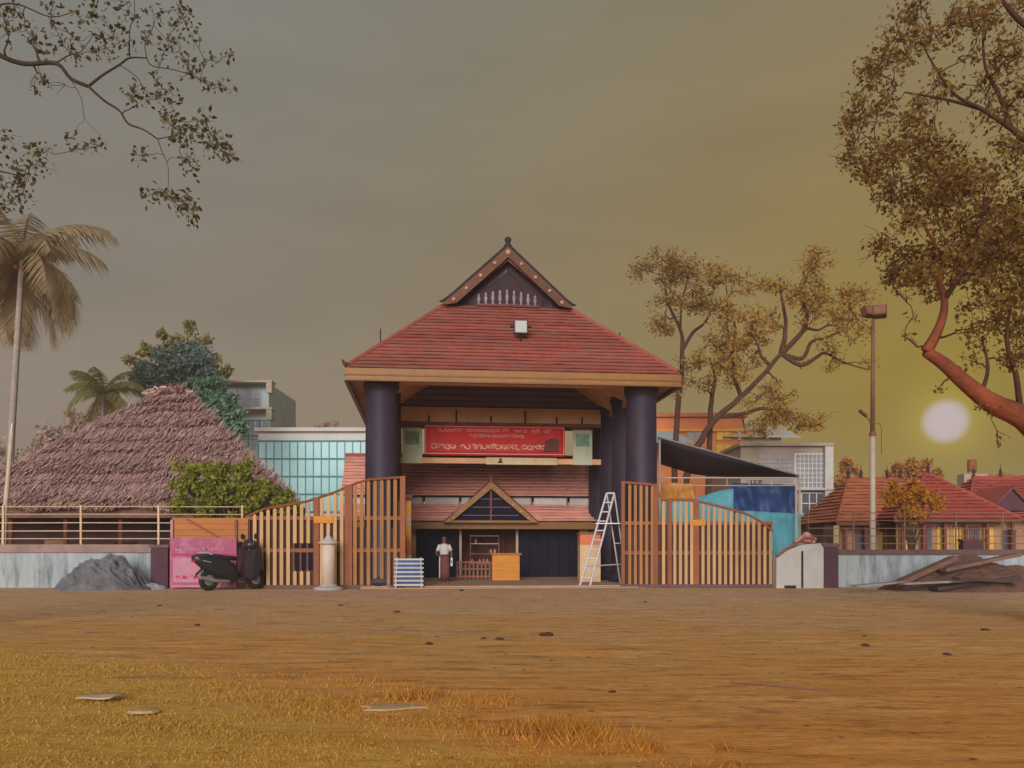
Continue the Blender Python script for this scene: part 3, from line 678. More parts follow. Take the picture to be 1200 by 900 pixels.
# ----- crowd barrier rack
rk = thing('slatted_rack', 'low blue and white slatted metal rack before the left column', 'rack', (PX(479,29.0), 29.0, 0), R(3))
m_rackb = M('rack_blue', (.26,.30,.42), .5, .2, 4)
for s in (-1, 1): MB().bar((s*.44,0,0), (s*.40,.12,1.06), .05).build('upright', m_rackb, rk); MB().bar((s*.44,.45,0), (s*.40,.14,1.0), .045).build('rear_leg', m_rackb, rk)
for i in range(7):
    z = .13+i*.145; MB().box(-.50, .50, -.03+z*.11, -.005+z*.11, z-.028, z+.028).build('slat', m_white, rk)
MB().box(-.38, .38, .10, .12, .1, 1.0).build('back_sheet', m_blue, rk)

# ----- white pedestal column before the gate
pc = thing('stone_pedestal', 'pale round pedestal with disc cap before the left gate', 'pedestal', (PX(385,28.3), 28.3, 0))
MB().lathe([(.50,0),(.50,.07),(.40,.10),(.28,.14),(.26,.2)], 24).build('base', m_white, pc, True)
MB().lathe([(.225,.2),(.215,1.0),(.22,1.5)], 24).build('shaft', M('pale_stone', (.62,.50,.42), .7, .15, 3, .2, 20, (2,2,.3), dirt=(.42,.30,.25), damt=.6), pc, True)
MB().lathe([(.24,1.5),(.33,1.54),(.33,1.59),(.2,1.63),(.12,1.72),(.06,1.8),(.02,1.9)], 24).build('cap', m_white, pc, True)

# ================================================================== gates
def gate(name, lab, Y, prof, x0, x1, n_, tall, slat_lo, slat_hi, rails, skip, posts):
    """prof: top outline (picture x, y); tall(x) says where the tall leaf is"""
    rt = thing('slatted_gate', lab, 'gate', (PX((x0+x1)/2, Y), Y, 0), 0, 'slatted gates either side of the gateway')
    ox = rt.location.x
    pxs = [q[0] for q in prof]; pys = [q[1] for q in prof]
    top = lambda xp: PZ(float(np.interp(xp, pxs, pys)), Y)
    wpx = (x1-x0)/n_
    for i in range(n_):
        xc = x0+(i+.5)*wpx
        x = PX(xc, Y)-ox; zt = top(xc); tl = tall(xc); hw = wpx*.26*Y/F
        if any(a < xc < b_ for a, b_ in posts): continue
        if skip(xc):
            segs = [(.12, .62), (1.55, zt-.04)]
        else: segs = [(.12, zt-.04)]
        for z0, z1 in segs:
            s_ = MB().prism([(x-hw,z0), (x+hw,z0), (x+hw,z1-.06), (x,z1), (x-hw,z1-.06)], -.03, .012)
            s_.build('slat', slat_hi if tl else slat_lo, rt)
    # top rail
    k = 26; pts = [(PX(x0+(x1-x0)*i/k, Y)-ox, 0.02, top(x0+(x1-x0)*i/k)) for i in range(k+1)]
    for i in range(1): MB().tube(pts, .045, 6).build('top_rail', m_frame, rt)
    for yp, hh in rails:
        z = PZ(yp, Y); MB().box(PX(x0,Y)-ox, PX(x1,Y)-ox, .014, .075, z-hh/2, z+hh/2).build('rail', m_frame, rt)
    MB().box(PX(x0,Y)-ox, PX(x1,Y)-ox, -.05, .09, .01, .115).build('bottom_rail', m_cope, rt)
    for a, b_ in posts:
        zt = top((a+b_)/2)
        MB().box(PX(a,Y)-ox, PX(b_,Y)-ox, -.045, .085, .117, zt+.03).build('post', m_frame, rt)
    return rt, ox, top
lprof = [(285,607),(310,596),(335,592),(358,588),(380,581),(397,575),(415,567),(432,562),(475,559)]
g1, ox, top1 = gate('g', 'slatted gate left of the gateway with small dark window and curved top', 29.2, lprof, 287, 475, 24, lambda x: x > 412, m_slat, m_slat_b, [(607,.13),(645,.13)], lambda x: 344 < x < 368, [(368,374),(404,413),(469,475)])
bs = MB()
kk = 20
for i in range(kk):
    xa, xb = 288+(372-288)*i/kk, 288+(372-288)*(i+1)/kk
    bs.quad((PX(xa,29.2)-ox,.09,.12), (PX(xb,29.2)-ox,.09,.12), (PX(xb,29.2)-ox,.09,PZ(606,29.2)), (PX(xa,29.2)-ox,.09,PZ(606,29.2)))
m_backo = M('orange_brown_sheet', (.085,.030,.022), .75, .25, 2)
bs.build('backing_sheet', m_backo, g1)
MB().box(PX(344,29.2)-ox, PX(368,29.2)-ox, .06, .088, .62, 1.55).build('window', m_door, g1)
for xx in (344, 352, 360, 368): MB().box(PX(xx,29.2)-ox-.03, PX(xx,29.2)-ox+.03, .02, .058, .60, 1.57).build('window_bar', m_maroon, g1)
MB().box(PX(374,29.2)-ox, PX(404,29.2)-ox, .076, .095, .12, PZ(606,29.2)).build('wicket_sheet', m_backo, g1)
MB().box(PX(368,29.2)-ox, PX(391,29.2)-ox, -.07, -.032, PZ(613,29.2), PZ(605,29.2)).build('latch_plate', m_orange, g1)
MB().box(PX(413,29.2)-ox, PX(475,29.2)-ox, .10, .12, .12, 2.1).build('tall_backing_sheet', m_back, g1)
rprof = [(728,565),(769,568),(769.5,586),(790,585),(812,586),(830,590),(850,595),(875,602),(890,610),(905,622)]
g2, ox2, top2 = gate('g', 'slatted gate right of the gateway below the blue tarpaulin', 29.8, rprof, 728, 906, 27, lambda x: x < 770, m_slat, m_slat_b, [(613,.12),(648,.12)], lambda x: False, [(728,732),(765,771),(782,787),(812,819)])
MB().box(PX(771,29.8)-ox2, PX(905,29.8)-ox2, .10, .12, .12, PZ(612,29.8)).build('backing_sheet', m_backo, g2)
MB().box(PX(811,29.8)-ox2, PX(826,29.8)-ox2, -.08, -.05, PZ(616,29.8), PZ(609,29.8)).build('latch_plate', m_orange, g2)
MB().box(PX(732,29.8)-ox2, PX(765,29.8)-ox2, .16, .18, .12, 2.15).build('tall_backing_sheet', m_back, g2)

# slim metal post at the awning corner by the right column
# ================================================================== left wall, railing, hut
m_joint = M('wall_joint', (.30,.32,.35), .85)
def wall(lab, x0, x1, Y, ztop, cope_h, cmat, name='boundary_wall'):
    rt = thing(name, lab, 'wall', (PX((x0+x1)/2, Y), Y, 0)); hw = PX(x1,Y)-rt.location.x
    n_ = max(1, int(2*hw/3.2)); w_ = 2*hw/n_
    for i in range(n_): MB().box(-hw+i*w_+.01, -hw+(i+1)*w_-.01, -.12, .12, -.1, ztop-cope_h).build('panel', m_wallw, rt)
    for i in range(n_+1): MB().box(-hw+i*w_-.06, -hw+i*w_+.06, -.135, .14, -.1, ztop-cope_h-.002).build('pilaster', m_joint, rt) if 0 < i < n_ else None
    MB().box(-hw, hw, -.20, .20, ztop-cope_h+.002, ztop).build('coping', cmat, rt)
    return rt
WYL = 29.9
wall('pale blue stained boundary wall left of the pink board', -90, 182, WYL, PZ(638,WYL), .28, m_cope_l)
def railing(lab, x0, x1, Y, ys_, posts, zb, rr=.026, pw=.075, mm=None):
    mm = mm or m_rail
    rt = thing('railing', lab, 'railing', (PX((x0+x1)/2,Y), Y, zb)); ox_ = rt.location.x
    for yp in ys_:
        z = PZ(yp,Y)-zb; sag = random.uniform(-.02,.02)
        MB().tube([(PX(x0,Y)-ox_,0,z), (0,0,z+sag), (PX(x1,Y)-ox_,0,z)], rr, 6).build('rail', mm, rt)
    for xp in posts:
        x = PX(xp,Y)-ox_; MB().bar((x,0,0), (x,0,PZ(min(ys_)-2,Y)-zb), pw).build('post', mm, rt)
    return rt
railing('yellowed tube railing on the wall before the thatched hut', -90, 286, 29.95, (594,603,613,622.5,631.5), (-80, 4, 95, 186, 284), PZ(638,WYL), .020, .065)
pr = MB().box(-.30, .30, -.28, .28, 0, PZ(640,29.7)); 
p1 = thing('gate_pier', 'dark maroon pier between the pale wall and the pink board', 'pier', (PX(190,29.4), 29.4, 0), 0, 'dark piers ending the boundary walls')
MB().box(-.30, .30, -.25, .25, -.1, 1.40).build('shaft', m_pier, p1, bevel=.02); MB().box(-.34, .34, -.29, .29, 1.402, 1.50).build('cap', m_cope, p1)
p2 = thing('gate_pier', 'dark maroon pier between the white block and the stained wall', 'pier', (PX(971,29.9), 29.9, 0), 0, 'dark piers ending the boundary walls')
MB().box(-.26, .26, -.25, .25, -.1, 1.42).build('shaft', m_pier, p2, bevel=.02); MB().box(-.30, .30, -.29, .29, 1.422, 1.52).build('cap', m_cope, p2)

# heap of grey sand
def heap(name, lab, cat, cx, cy, rx, ry, h_, mat, seed, res=46, rough_=.22):
    v = []; f = []
    for i in range(res):
        for j in range(res):
            x, y = -1+2*j/(res-1), -1+2*i/(res-1)
            rr = math.hypot(x, y); e = max(0, 1-rr)
            z = h_*(1-(1-e)**1.7)*(1+.55*mnoise.noise(Vector((x*1.6+seed, y*1.6, seed)))) + (rough_*h_*mnoise.noise(Vector((x*4+seed, y*4, 2))) + rough_*.5*h_*mnoise.noise(Vector((x*10, y*10+seed, 6))))*min(1, e*4)
            v.append((x*rx, y*ry, max(z, -.02) if e > 0 else -.05))
    for i in range(res-1):
        for j in range(res-1): a = i*res+j; f.append((a, a+1, a+res+1, a+res))
    o = MB(); o.v = v; o.f = f; o = o.build(name, mat); o.location = (cx, cy, 0); tag(o, lab, cat); return o
heap('sand_heap', 'dark grey heap of sand against the pale wall at left', 'sand heap', PX(122,28.6), 28.6, 1.65, 1.0, 1.02, m_sandgrey, 3, 60, .27)
heap('sand_heap', 'low pale skirt of sand beside the dark maroon pier', 'sand heap', PX(166,29.0), 29.0, .9, .6, .28, M('pale_sand', (.36,.36,.40), .95, .25, 3, .8, 14), 8, 26)

# thatched hut
ht = thing('thatched_hut', 'open hut with steep ragged brown thatched roof at left', 'hut', (PX(170,37.5), 37.5, 0))
HX = ht.location.x
ap = P(210, 456, 38.0) - Vector((HX, 37.5, 0)); apl = P(190, 462, 38.3)-Vector((HX,37.5,0))
ez = 2.85
E = [Vector((PX(-75,32.6)-HX, -4.9, ez)), Vector((PX(347,32.6)-HX, -4.9, ez)), Vector((PX(333,41.5)-HX, 4.0, ez)), Vector((PX(-75,32.6)-HX, 4.0, ez))]
dz = Vector((0,0,-.32)); dk = MB().quad(E[0]+dz,E[1]+dz,ap+dz,apl+dz).tri(E[1]+dz,E[2]+dz,ap+dz).quad(E[2]+dz,E[3]+dz,apl+dz,ap+dz).tri(E[3]+dz,E[0]+dz,apl+dz)
dk.build('roof_base', m_tdeck, ht)
def thatch(a, b_, ta, tb, rows, per, vv, lf=1):
    nn = (b_-a).cross(ta-a).normalized()
    if nn.z < 0: nn = -nn
    for r_ in range(rows):
        q = r_/rows; L0, R0 = a.lerp(ta, q), b_.lerp(tb, q)
        up = ((ta+tb)/2-(a+b_)/2).normalized(); wdt = (R0-L0).length; along = (R0-L0).normalized()
        lift = (.14+.14*random.random())*lf
        for k in range(int(per*wdt)):
            u = random.uniform(-.01, 1.01)
            p = L0.lerp(R0, u) + up*(random.uniform(-.16,.14) + .30*mnoise.noise(Vector((u*wdt*.6, r_*3.1, 4)))) + nn*(lift*random.uniform(.35,1.15) + .10*mnoise.noise(Vector((u*wdt*.7, r_*1.7, 9))))
            ln = random.uniform(.4, .8); hw = random.uniform(.009, .030)
            d_ = (up*ln - nn*(lift*.8)).normalized()*ln + along*random.uniform(-.12,.12)
            tw = nn*random.uniform(-.015,.015)
            vv.append((p-along*hw+tw, p+along*hw-tw, p+d_+along*hw*.6, p+d_-along*hw*.6))
tv = []
thatch(E[0], E[1], apl, ap, 23, 115, tv); thatch(E[1], E[2], ap, ap, 21, 80, tv, .45); thatch(E[3], E[0], apl, apl, 17, 20, tv)
for k in range(160):        # topknot
    p = ap.lerp(apl, random.random()) + Vector((random.gauss(0,.3), random.gauss(0,.25), random.uniform(-.25,.1))); dv = Vector((random.gauss(0,.35), random.gauss(0,.3), random.uniform(-.2,.12)))
    s_ = dv.cross(Vector((0,1,0))).normalized()*.04 if dv.length > .01 else Vector((.04,0,0)); tv.append((p-s_, p+s_, p+dv+s_, p+dv-s_))
va = np.array([[tuple(q) for q in t4] for t4 in tv]).reshape(-1,3); o = np_mesh('thatch', va, np.arange(len(va)).reshape(-1,4), m_thatch, ht); o['kind'] = 'stuff'
for x in np.linspace(E[0].x+.5, E[1].x-.5, 7):
    MB().tube([(x,-4.5,-.05), (x,-4.5,ez+.3)], .09, 8).build('post', m_maroon, ht)
MB().box(E[0].x+.4, E[1].x-.4, -2.0, -1.85, -.05, ez+.2).build('back_wall', m_pier, ht)
MB().box(E[0].x+.4, E[1].x-.4, -4.6, -4.45, ez-.15, ez+.02).build('eave_beam', m_maroon, ht)
for k, (xp, mm, hh) in enumerate(((52, m_yellow, .85), (70, m_timber, 1.1), (100, m_yellow, .7), (120, m_maroon, .9), (150, m_door, 1.0))):
    x = PX(xp, 34.5)-HX
    MB().box(x-.45, x+.45, -3.3, -3.2, .6, .6+hh).build('stall_panel', mm, ht)

# leaning pale pole at the far left
lpole = MB().tube([P(3,676,31)*1, P(6,600,31), P(14,505,31)], [.10,.09,.07], 10); lv = P(3,676,31)
lo = thing('leaning_pole', 'pale leaning pole at the far left edge behind the wall', 'pole', (lv.x, 31, 0))
MB().tube([(0,0,-.05), (P(6,600,31).x-lv.x,0,P(6,600,31).z), (P(14,505,31).x-lv.x,0,P(14,505,31).z)], [.10,.09,.07], 10).build('shaft', m_pole_w, lo)
MB().tube([(P(14,505,31).x-lv.x,0,P(14,505,31).z-.02), (P(15,500,31).x-lv.x,0,P(15,496,31).z)], [.09,.05], 10).build('cap', m_grey, lo)

# pink board
pb = thing('notice_board', 'bright pink printed notice board with orange plank top behind the scooter', 'notice board', (PX(238,28.9), 28.9, 0))
w2 = PX(277,28.9)-pb.location.x
MB().box(-w2, w2, 0, .05, .04, 1.72).build('board', m_pink, pb)
MB().box(-w2+.12, w2-.1, -.012, -.002, .22, 1.05).build('printed_sheet', m_pinkpale, pb)
MB().box(-w2+.05, w2-.05, -.014, -.002, 1.12, 1.20).build('stripe', M('magenta', (.45,.03,.16), .6), pb)
MB().box(-w2+.05, w2-.05, -.014, -.002, .07, .13).build('stripe', m_pinkpale, pb)
glyph_line(-w2+.2, w2-.9, .40, .12, -.016, .03, 11).build('lettering', M('pink_letter', (.60,.05,.16), .6), pb)
glyph_line(-w2+.2, w2-.5, 1.36, .10, -.004, .026, 12).build('lettering', m_pinkpale, pb)
for x in (-w2+.04, w2-.04): MB().box(x-.04, x+.04, .052, .13, -.05, 2.35).build('leg', m_pinkpale if x < 0 else m_timber, pb)
for i in range(4): MB().box(-w2+.03, w2+.35, .135, .165, 1.60+i*.205, 1.795+i*.205).build('plank', m_ply, pb)
MB().bar((-w2+.55,.10,2.36), (w2-.55,.10,1.70), .05, .10, (0,1,0)).build('brace', m_brownred, pb)

# ----- scooter
scx = thing('scooter', 'black scooter parked before the pink notice board', 'scooter', (PX(271,28.2), 28.2, 0), R(46)); scx.scale = (1.27,)*3
def wheel(x):
    wv_ = MB(); Rr, r_ = .27, .075; n1, n2 = 24, 8
    for i in range(n1):
        a = 2*math.pi*i/n1
        for j in range(n2):
            b2 = 2*math.pi*j/n2; rr = Rr-r_+r_*math.cos(b2); wv_.v.append((rr*math.cos(a), r_*.85*math.sin(b2), rr*math.sin(a)))
    for i in range(n1):
        for j in range(n2):
            i2, j2 = (i+1)%n1, (j+1)%n2; wv_.f.append((i*n2+j, i*n2+j2, i2*n2+j2, i2*n2+j))
    o = wv_.build('wheel', m_tyre, scx, True); o.location = (x, 0, .27)
    MB().lathe([(.06,-.05),(.17,-.03),(.17,.03),(.06,.05)], 16, axis='y').build('rim', m_grey, o)
wheel(-.62); wheel(.68)
def loft(secs, nm, mat, parent, seg=14):      # secs: (x, zc, half width, half height)
    b_ = MB(); n_ = len(secs)
    for x, zc, hw, hh in secs:
        for j in range(seg):
            a = 2*math.pi*j/seg; ca, sa = math.cos(a), math.sin(a)
            b_.v.append((x, hw*math.copysign(abs(ca)**.7, ca), zc+hh*math.copysign(abs(sa)**.7, sa)))
    for i in range(n_-1):
        for j in range(seg):
            j2 = (j+1)%seg; b_.f.append((i*seg+j, i*seg+j2, (i+1)*seg+j2, (i+1)*seg+j))
    b_.f.append(tuple(reversed(range(seg)))); b_.f.append(tuple((n_-1)*seg+j for j in range(seg)))
    return b_.build(nm, mat, parent, True)
loft([(-1.05,.86,.05,.05),(-.92,.80,.15,.13),(-.6,.66,.23,.25),(-.25,.56,.25,.30),(0,.46,.24,.26),(.14,.38,.20,.12)], 'rear_body', m_black, scx)
loft([(-.95,.90,.10,.035),(-.6,.90,.16,.06),(-.2,.84,.17,.07),(.08,.82,.12,.06),(.12,.80,.06,.03)], 'seat', m_seat, scx)
MB().box(.05, .45, -.19, .19, .28, .34).build('footboard', m_black, scx, bevel=.02)
ap_ = MB().prism([(.36,.26),(.58,.24),(.74,.62),(.72,1.04),(.52,1.12),(.42,.70)], -.29, .29).build('front_apron', m_black, scx, bevel=.05)
MB().box(-.012, .012, -.16, .16, 0, .03).build('apron_stripe', m_metal, ap_).location = (.60, 0, .98)
loft([(.42,.52,.08,.03),(.55,.56,.11,.05),(.75,.58,.10,.05),(.93,.44,.07,.04)], 'front_mudguard', m_black, scx)
loft([(-.95,.42,.06,.03),(-.78,.56,.10,.04),(-.55,.58,.10,.04)], 'rear_mudguard', m_black, scx)
MB().tube([(.70,0,.27),(.60,0,.75),(.52,0,1.10)], .04, 8).build('steering_column', m_grey, scx)
loft([(.36,1.16,.12,.07),(.50,1.20,.24,.13),(.66,1.16,.19,.12),(.78,1.10,.08,.06)], 'headlamp_cowl', m_black, scx)
MB().lathe([(.075,0),(.075,.02),(.02,.03)], 14, axis='x', c=(.765,0,1.11)).build('headlamp', m_bulb, scx)
MB().tube([(.40,-.36,1.13),(.50,-.2,1.16),(.52,0,1.14),(.50,.2,1.16),(.40,.36,1.13)], .022, 8).build('handlebar', m_black, scx)
for s in (-1, 1):
    MB().tube([(.48,s*.24,1.16),(.50,s*.32,1.36)], .010, 6).build('mirror_stem', m_grey, scx)
    MB().lathe([(.02,-.012),(.075,-.008),(.075,.008),(.02,.012)], 12, axis='x', c=(.50,s*.35,1.40)).build('mirror', m_black, scx)
MB().box(-1.04, -1.00, -.08, .08, .74, .84).build('tail_lamp', M('tail_red', (.35,.02,.02), .3), scx)
MB().tube([(-.98,-.14,.98),(-.75,-.17,.97),(-.6,-.17,.93)], .016, 6).build('grab_rail', m_metal, scx)
MB().tube([(-.15,-.17,.24),(-.5,-.2,.26),(-.95,-.21,.36)], [.03,.045,.05], 10).build('exhaust', m_grey, scx)
MB().tube([(-.1,.12,.28),(-.18,.26,.0)], .014, 6).build('kickstand', m_grey, scx)
for s in (-1, 1):
    MB().bar((-.85, s*.175, .78), (-.35, s*.205, .66), .05, .012, (0,0,1)).build('side_stripe', m_metal, scx)

# ================================================================== right side low structures
wb = thing('white_gate_block', 'white plastered block with sloping shoulder beside the right gate', 'block', (PX(935,29.6), 29.6, 0))
MB().prism([(-.82,.0),(.80,.0),(.80,1.38),(.70,1.55),(.05,1.50),(-.45,1.30),(-.82,1.02)], -.25, .25).build('body', m_white, wb)
MB().box(.03, .10, -.27, -.252, .02, 1.28).build('drain_slot', m_dkwood, wb)
MB().box(-.55, -.15, -.28, -.252, 0, .10).build('foot_recess', m_dkwood, wb)
MB().tube([(-.80,-.20,1.10),(-.45,-.20,1.36),(-.1,-.2,1.56),(.2,-.2,1.74),(.45,-.2,1.72)], .045, 8).build('red_coping', m_brownred, wb)
hp = MB().prism([(-.25,1.52),(.55,1.57),(.62,1.72),(.40,1.88),(.25,1.95),(.05,1.78)], -.10, .0).build('cresting', M('red_white_print', (.55,.30,.30), .7, .5, 6), wb)
MB().tube([(-.2,-.13,1.56),(.1,-.13,1.60),(.4,-.13,1.58),(.55,-.13,1.70),(.42,-.13,1.86)], .03, 6).build('cresting_edge', m_brownred, wb)
MB().box(.28, .36, -.02, .06, 1.9, 2.25).build('peg', m_dkwood, wb)
wall('pale blue streaked boundary wall right of the gateway', 979, 1300, 30.2, PZ(644,30.2), .18, m_cope)
railing('thin pale railing on the wall before the red roofed pavilions', 945, 1300, 30.25, (601,610,619,628,637), (947, 1000, 1060, 1120, 1175, 1240), PZ(644,30.2), .015, .04, m_timber)
heap('soil_mound', 'long brown mound of soil before the right boundary wall', 'mound', PX(1155,28.4), 28.4, 3.6, 1.2, .95, m_soil, 5)
planks = [((1046,686),(1118,654),'long pale reddish plank leaning up the soil mound',m_timber,.30), ((1095,690),(1192,676),'dark plank lying along the foot of the soil mound',m_timber_d,.22),
          ((1105,668),(1192,650),'brown plank across the top of the soil mound',m_timber,.22), ((1000,687),(1056,682),'pale weathered plank lying before the streaked wall',M('pale_timber',(.36,.31,.30),.85,.25,3),.12),
          ((1056,684),(1125,681),'grey plank on the ground under the leaning plank',M('grey_timber',(.30,.25,.25),.85,.25,3),.12), ((1120,678),(1190,682),'second dark plank above the mound\'s foot',m_timber_d,.16)]
for k, ((xa, ya), (xb, yb), lab, mm, hh) in enumerate(planks):
    Yk = 27.3-.12*k if k in (1,3,4,5) else 27.6
    a, b_ = P(xa, ya, Yk), P(xb, yb, Yk+.5); a.z = max(a.z, .06); b_.z = max(b_.z, .06)
    o = MB().bar(a-a, b_-a, .35, hh*.5).build('plank', mm); o.location = a; tag(o, lab, 'plank', 'old planks about the soil mound')
bx_ = thing('timber_block', 'dark reddish block perched on the wall behind the soil mound', 'block', (PX(1138,30.2), 30.2, PZ(644,30.2)))
MB().box(-.36,.36,-.16,.16,.0,.30).build('body', m_pier, bx_); MB().box(-.40,.40,-.18,.18,.302,.37).build('lid', m_maroon, bx_)

# pavilions
def pavilion(lab, cx, Y, hwx, dep, eave_z, ridge_hw, apex_z, nfin, win, mt):
    rt = thing('pavilion', lab, 'pavilion', (cx, Y, 0), 0, 'red roofed pavilions on the right')
    A = [Vector((-hwx,0,eave_z)), Vector((hwx,0,eave_z)), Vector((hwx,dep,eave_z)), Vector((-hwx,dep,eave_z))]
    t0, t1 = Vector((-ridge_hw,dep/2,apex_z)), Vector((ridge_hw,dep/2,apex_z))
    r_ = MB().quad(A[0],A[1],t1,t0).tri(A[1],A[2],t1).quad(A[2],A[3],t0,t1).tri(A[3],A[0],t0).build('roof', m_maroon, rt)
    nn = (A[1]-A[0]).cross(t0-A[0]).normalized()
    courses(r_, 13, 1.0, lambda d_, u: tuple(A[0].lerp(t0, d_).lerp(A[1].lerp(t1, d_), u)), lambda d_: (0, 1), nn, mt, lift=.11, step=.08, ov=.004)
    for s, a, b2, tt in ((1, A[1], A[2], t1), (-1, A[3], A[0], t0)):
        nn2 = (b2-a).cross(tt-a).normalized()
        courses(r_, 13, 1.0, (lambda a, b2, tt: lambda d_, u: tuple(a.lerp(tt, d_).lerp(b2.lerp(tt, d_), u)))(a, b2, tt), lambda d_: (0, 1), nn2, mt, lift=.11, step=.2, ov=.004)
    for a, tt in ((A[0],t0),(A[1],t1)): MB().tube([a+Vector((0,0,.04)), tt+Vector((0,0,.05))], .07, 6).build('hip_ridge', m_ridge, r_)
    MB().tube([t0+Vector((-.1,0,.05)), t1+Vector((.1,0,.05))], .08, 6).build('ridge_cap', m_ridge, r_)
    for i in range(nfin):
        q = .5 if nfin == 1 else i/(nfin-1); p = t0.lerp(t1, q)
        MB().lathe([(.09,0),(.11,.08),(.05,.14),(.09,.24),(.07,.34),(.02,.52),(.01,.75)], 8, c=tuple(p+Vector((0,0,.08)))).build('finial', m_dkwood, r_, True)
    MB().box(-hwx+.5, hwx-.5, .9, 1.0, -.1, eave_z+.1).build('wall', M('tan_wall', (.36,.20,.115), .8, .2, 1) if 'tan_wall' not in bpy.data.materials else bpy.data.materials['tan_wall'], rt)
    MB().box(-hwx-.02, hwx+.02, -.04, .04, eave_z-.16, eave_z-.005).build('eave_board', m_maroon, rt)
    for x in np.arange(-hwx+.6, hwx-.4, 1.05): MB().box(x-.07, x+.07, .35, .49, -.1, eave_z-.02).build('post', m_maroon, rt)
    for (x, w_, z0, z1, mm) in win:
        f_ = MB().box(x-w_/2, x+w_/2, .84, .898, z0, z1).build('window', mm, rt)
        MB().box(x-.025, x+.025, .80, .838, z0, z1).build('mullion', m_maroon, f_); MB().box(x-w_/2-.05, x+w_/2+.05, .79, .835, z1, z1+.06).build('window_head', m_maroon, f_)
pv1 = M('orange_tile', (.48,.16,.075), .8, .2, 2, dirt=(.36,.12,.07), damt=.5)
pv2 = M('crimson_tile', (.42,.085,.065), .8, .2, 2, dirt=(.30,.07,.06), damt=.5)
Y1 = 44; pavilion('long orange tiled pavilion with a row of ridge finials behind the lamp post', PX(1058,Y1), Y1, 3.4, 7, PZ(612,Y1), 1.45, PZ(562,Y1+3.5), 5,
    [(-1.7,.8,.9,2.2,m_wing), (-.4,.75,1.0,2.2,m_wyel), (.9,.8,.9,2.2,m_wing), (2.1,.7,1.0,2.3,m_wyel)], pv1)
Y2 = 42; pavilion('crimson tiled pyramid roofed pavilion below the bright sun', PX(1122,Y2), Y2, 3.1, 6, PZ(608,Y2), .08, PZ(556,Y2+3), 1,
    [(-1.9,.5,.7,2.4,m_wyel), (-1.1,.5,.7,2.4,m_wing), (-.3,.55,.7,2.4,m_wyel), (.5,.5,.7,2.4,m_wyel), (1.3,.5,.7,2.4,m_wing), (2.0,.5,.7,2.4,m_wyel)], pv2)
Y3 = 47; pavilion('red tiled pavilion at the right edge of the picture', PX(1215,Y3), Y3, 3.8, 7, PZ(606,Y3), 1.6, PZ(560,Y3+3.5), 3, [(-2.2,.7,.9,2.3,m_wyel), (-1,.7,.9,2.3,m_wing), (.2,.7,.9,2.3,m_wyel), (1.4,.7,.9,2.3,m_wing)], pv2)
gbl = thing('gabled_porch', 'small dark red gabled porch in front of the right edge pavilion', 'porch', (PX(1186,43), 43, 0))
MB().prism([(-1.05,PZ(596,43)-.1),(1.05,PZ(596,43)-.1),(0,PZ(573,43))], .1, .2).build('gable', m_pier, gbl)
for s in (-1,1):
    MB().bar((s*1.25,0,PZ(598,43)-.1), (0,0,PZ(571,43)), .1, .16, (0,-1,0)).build('verge_board', m_maroon, gbl)
    MB().quad((s*1.25,-.05,PZ(598,43)-.02), (0,-.05,PZ(571,43)+.1), (0,3,PZ(571,43)+.1), (s*1.25,3,PZ(598,43)-.02)).build('roof_slope', pv2, gbl)
    MB().box(s*1.0-.08, s*1.0+.08, .05, .25, -.05, PZ(598,43)-.05).build('post', m_maroon, gbl)

# lamp mast
LM = 32.5
lm = thing('floodlight_mast', 'tall mast with twin floodlights rising behind the right wall', 'lamp post', (PX(1022.5,LM), LM, 0))
zt = PZ(372, LM); zm = PZ(508, LM)
MB().tube([(0,0,-.05),(0,0,zm)], [.12,.10], 12).build('lower_pole', m_pole_w, lm, True)
MB().tube([(0,0,zm),(0.02,0,zt)], [.085,.06], 12).build('upper_pole', m_pole_d, lm, True)
MB().lathe([(.12,zm-.1),(.13,zm),(.10,zm+.08)], 12).build('collar', m_pole_d, lm)
MB().bar((-.42,0,zt+.05), (.42,0,zt+.12), .08).build('crossarm', m_pole_d, lm)
for x, rz, sc in ((-.25,.5,1.0), (.22,-.35,1.15)):
    o = MB().box(-.22,.22,-.16,.12,-.18,.2).build('floodlight_housing', m_verge, lm, bevel=.03); o.location = (x,-.1,zt+.16); o.rotation_euler = (R(-20),0,rz); o.scale = (sc,)*3
    MB().box(-.18,.18,-.172,-.162,-.14,.16).build('lens', m_pole_d, o)
ax = zm+.35
MB().tube([(0,0,ax-.1),(-.18,-.02,ax+.22),(-.30,-.03,ax+.36)], .025, 8).build('bracket_arm', m_pole_d, lm)
lh = MB().bar((-.24,-.03,ax+.30), (-.52,-.05,ax+.52), .12, .09).build('street_lamp_head', m_verge, lm)
MB().tube([(.05,0,ax+.0),(.25,0,ax+.05),(.34,0,ax-.15),(.34,0,ax-1.15)], .016, 6).build('cable', m_pole_d, lm)

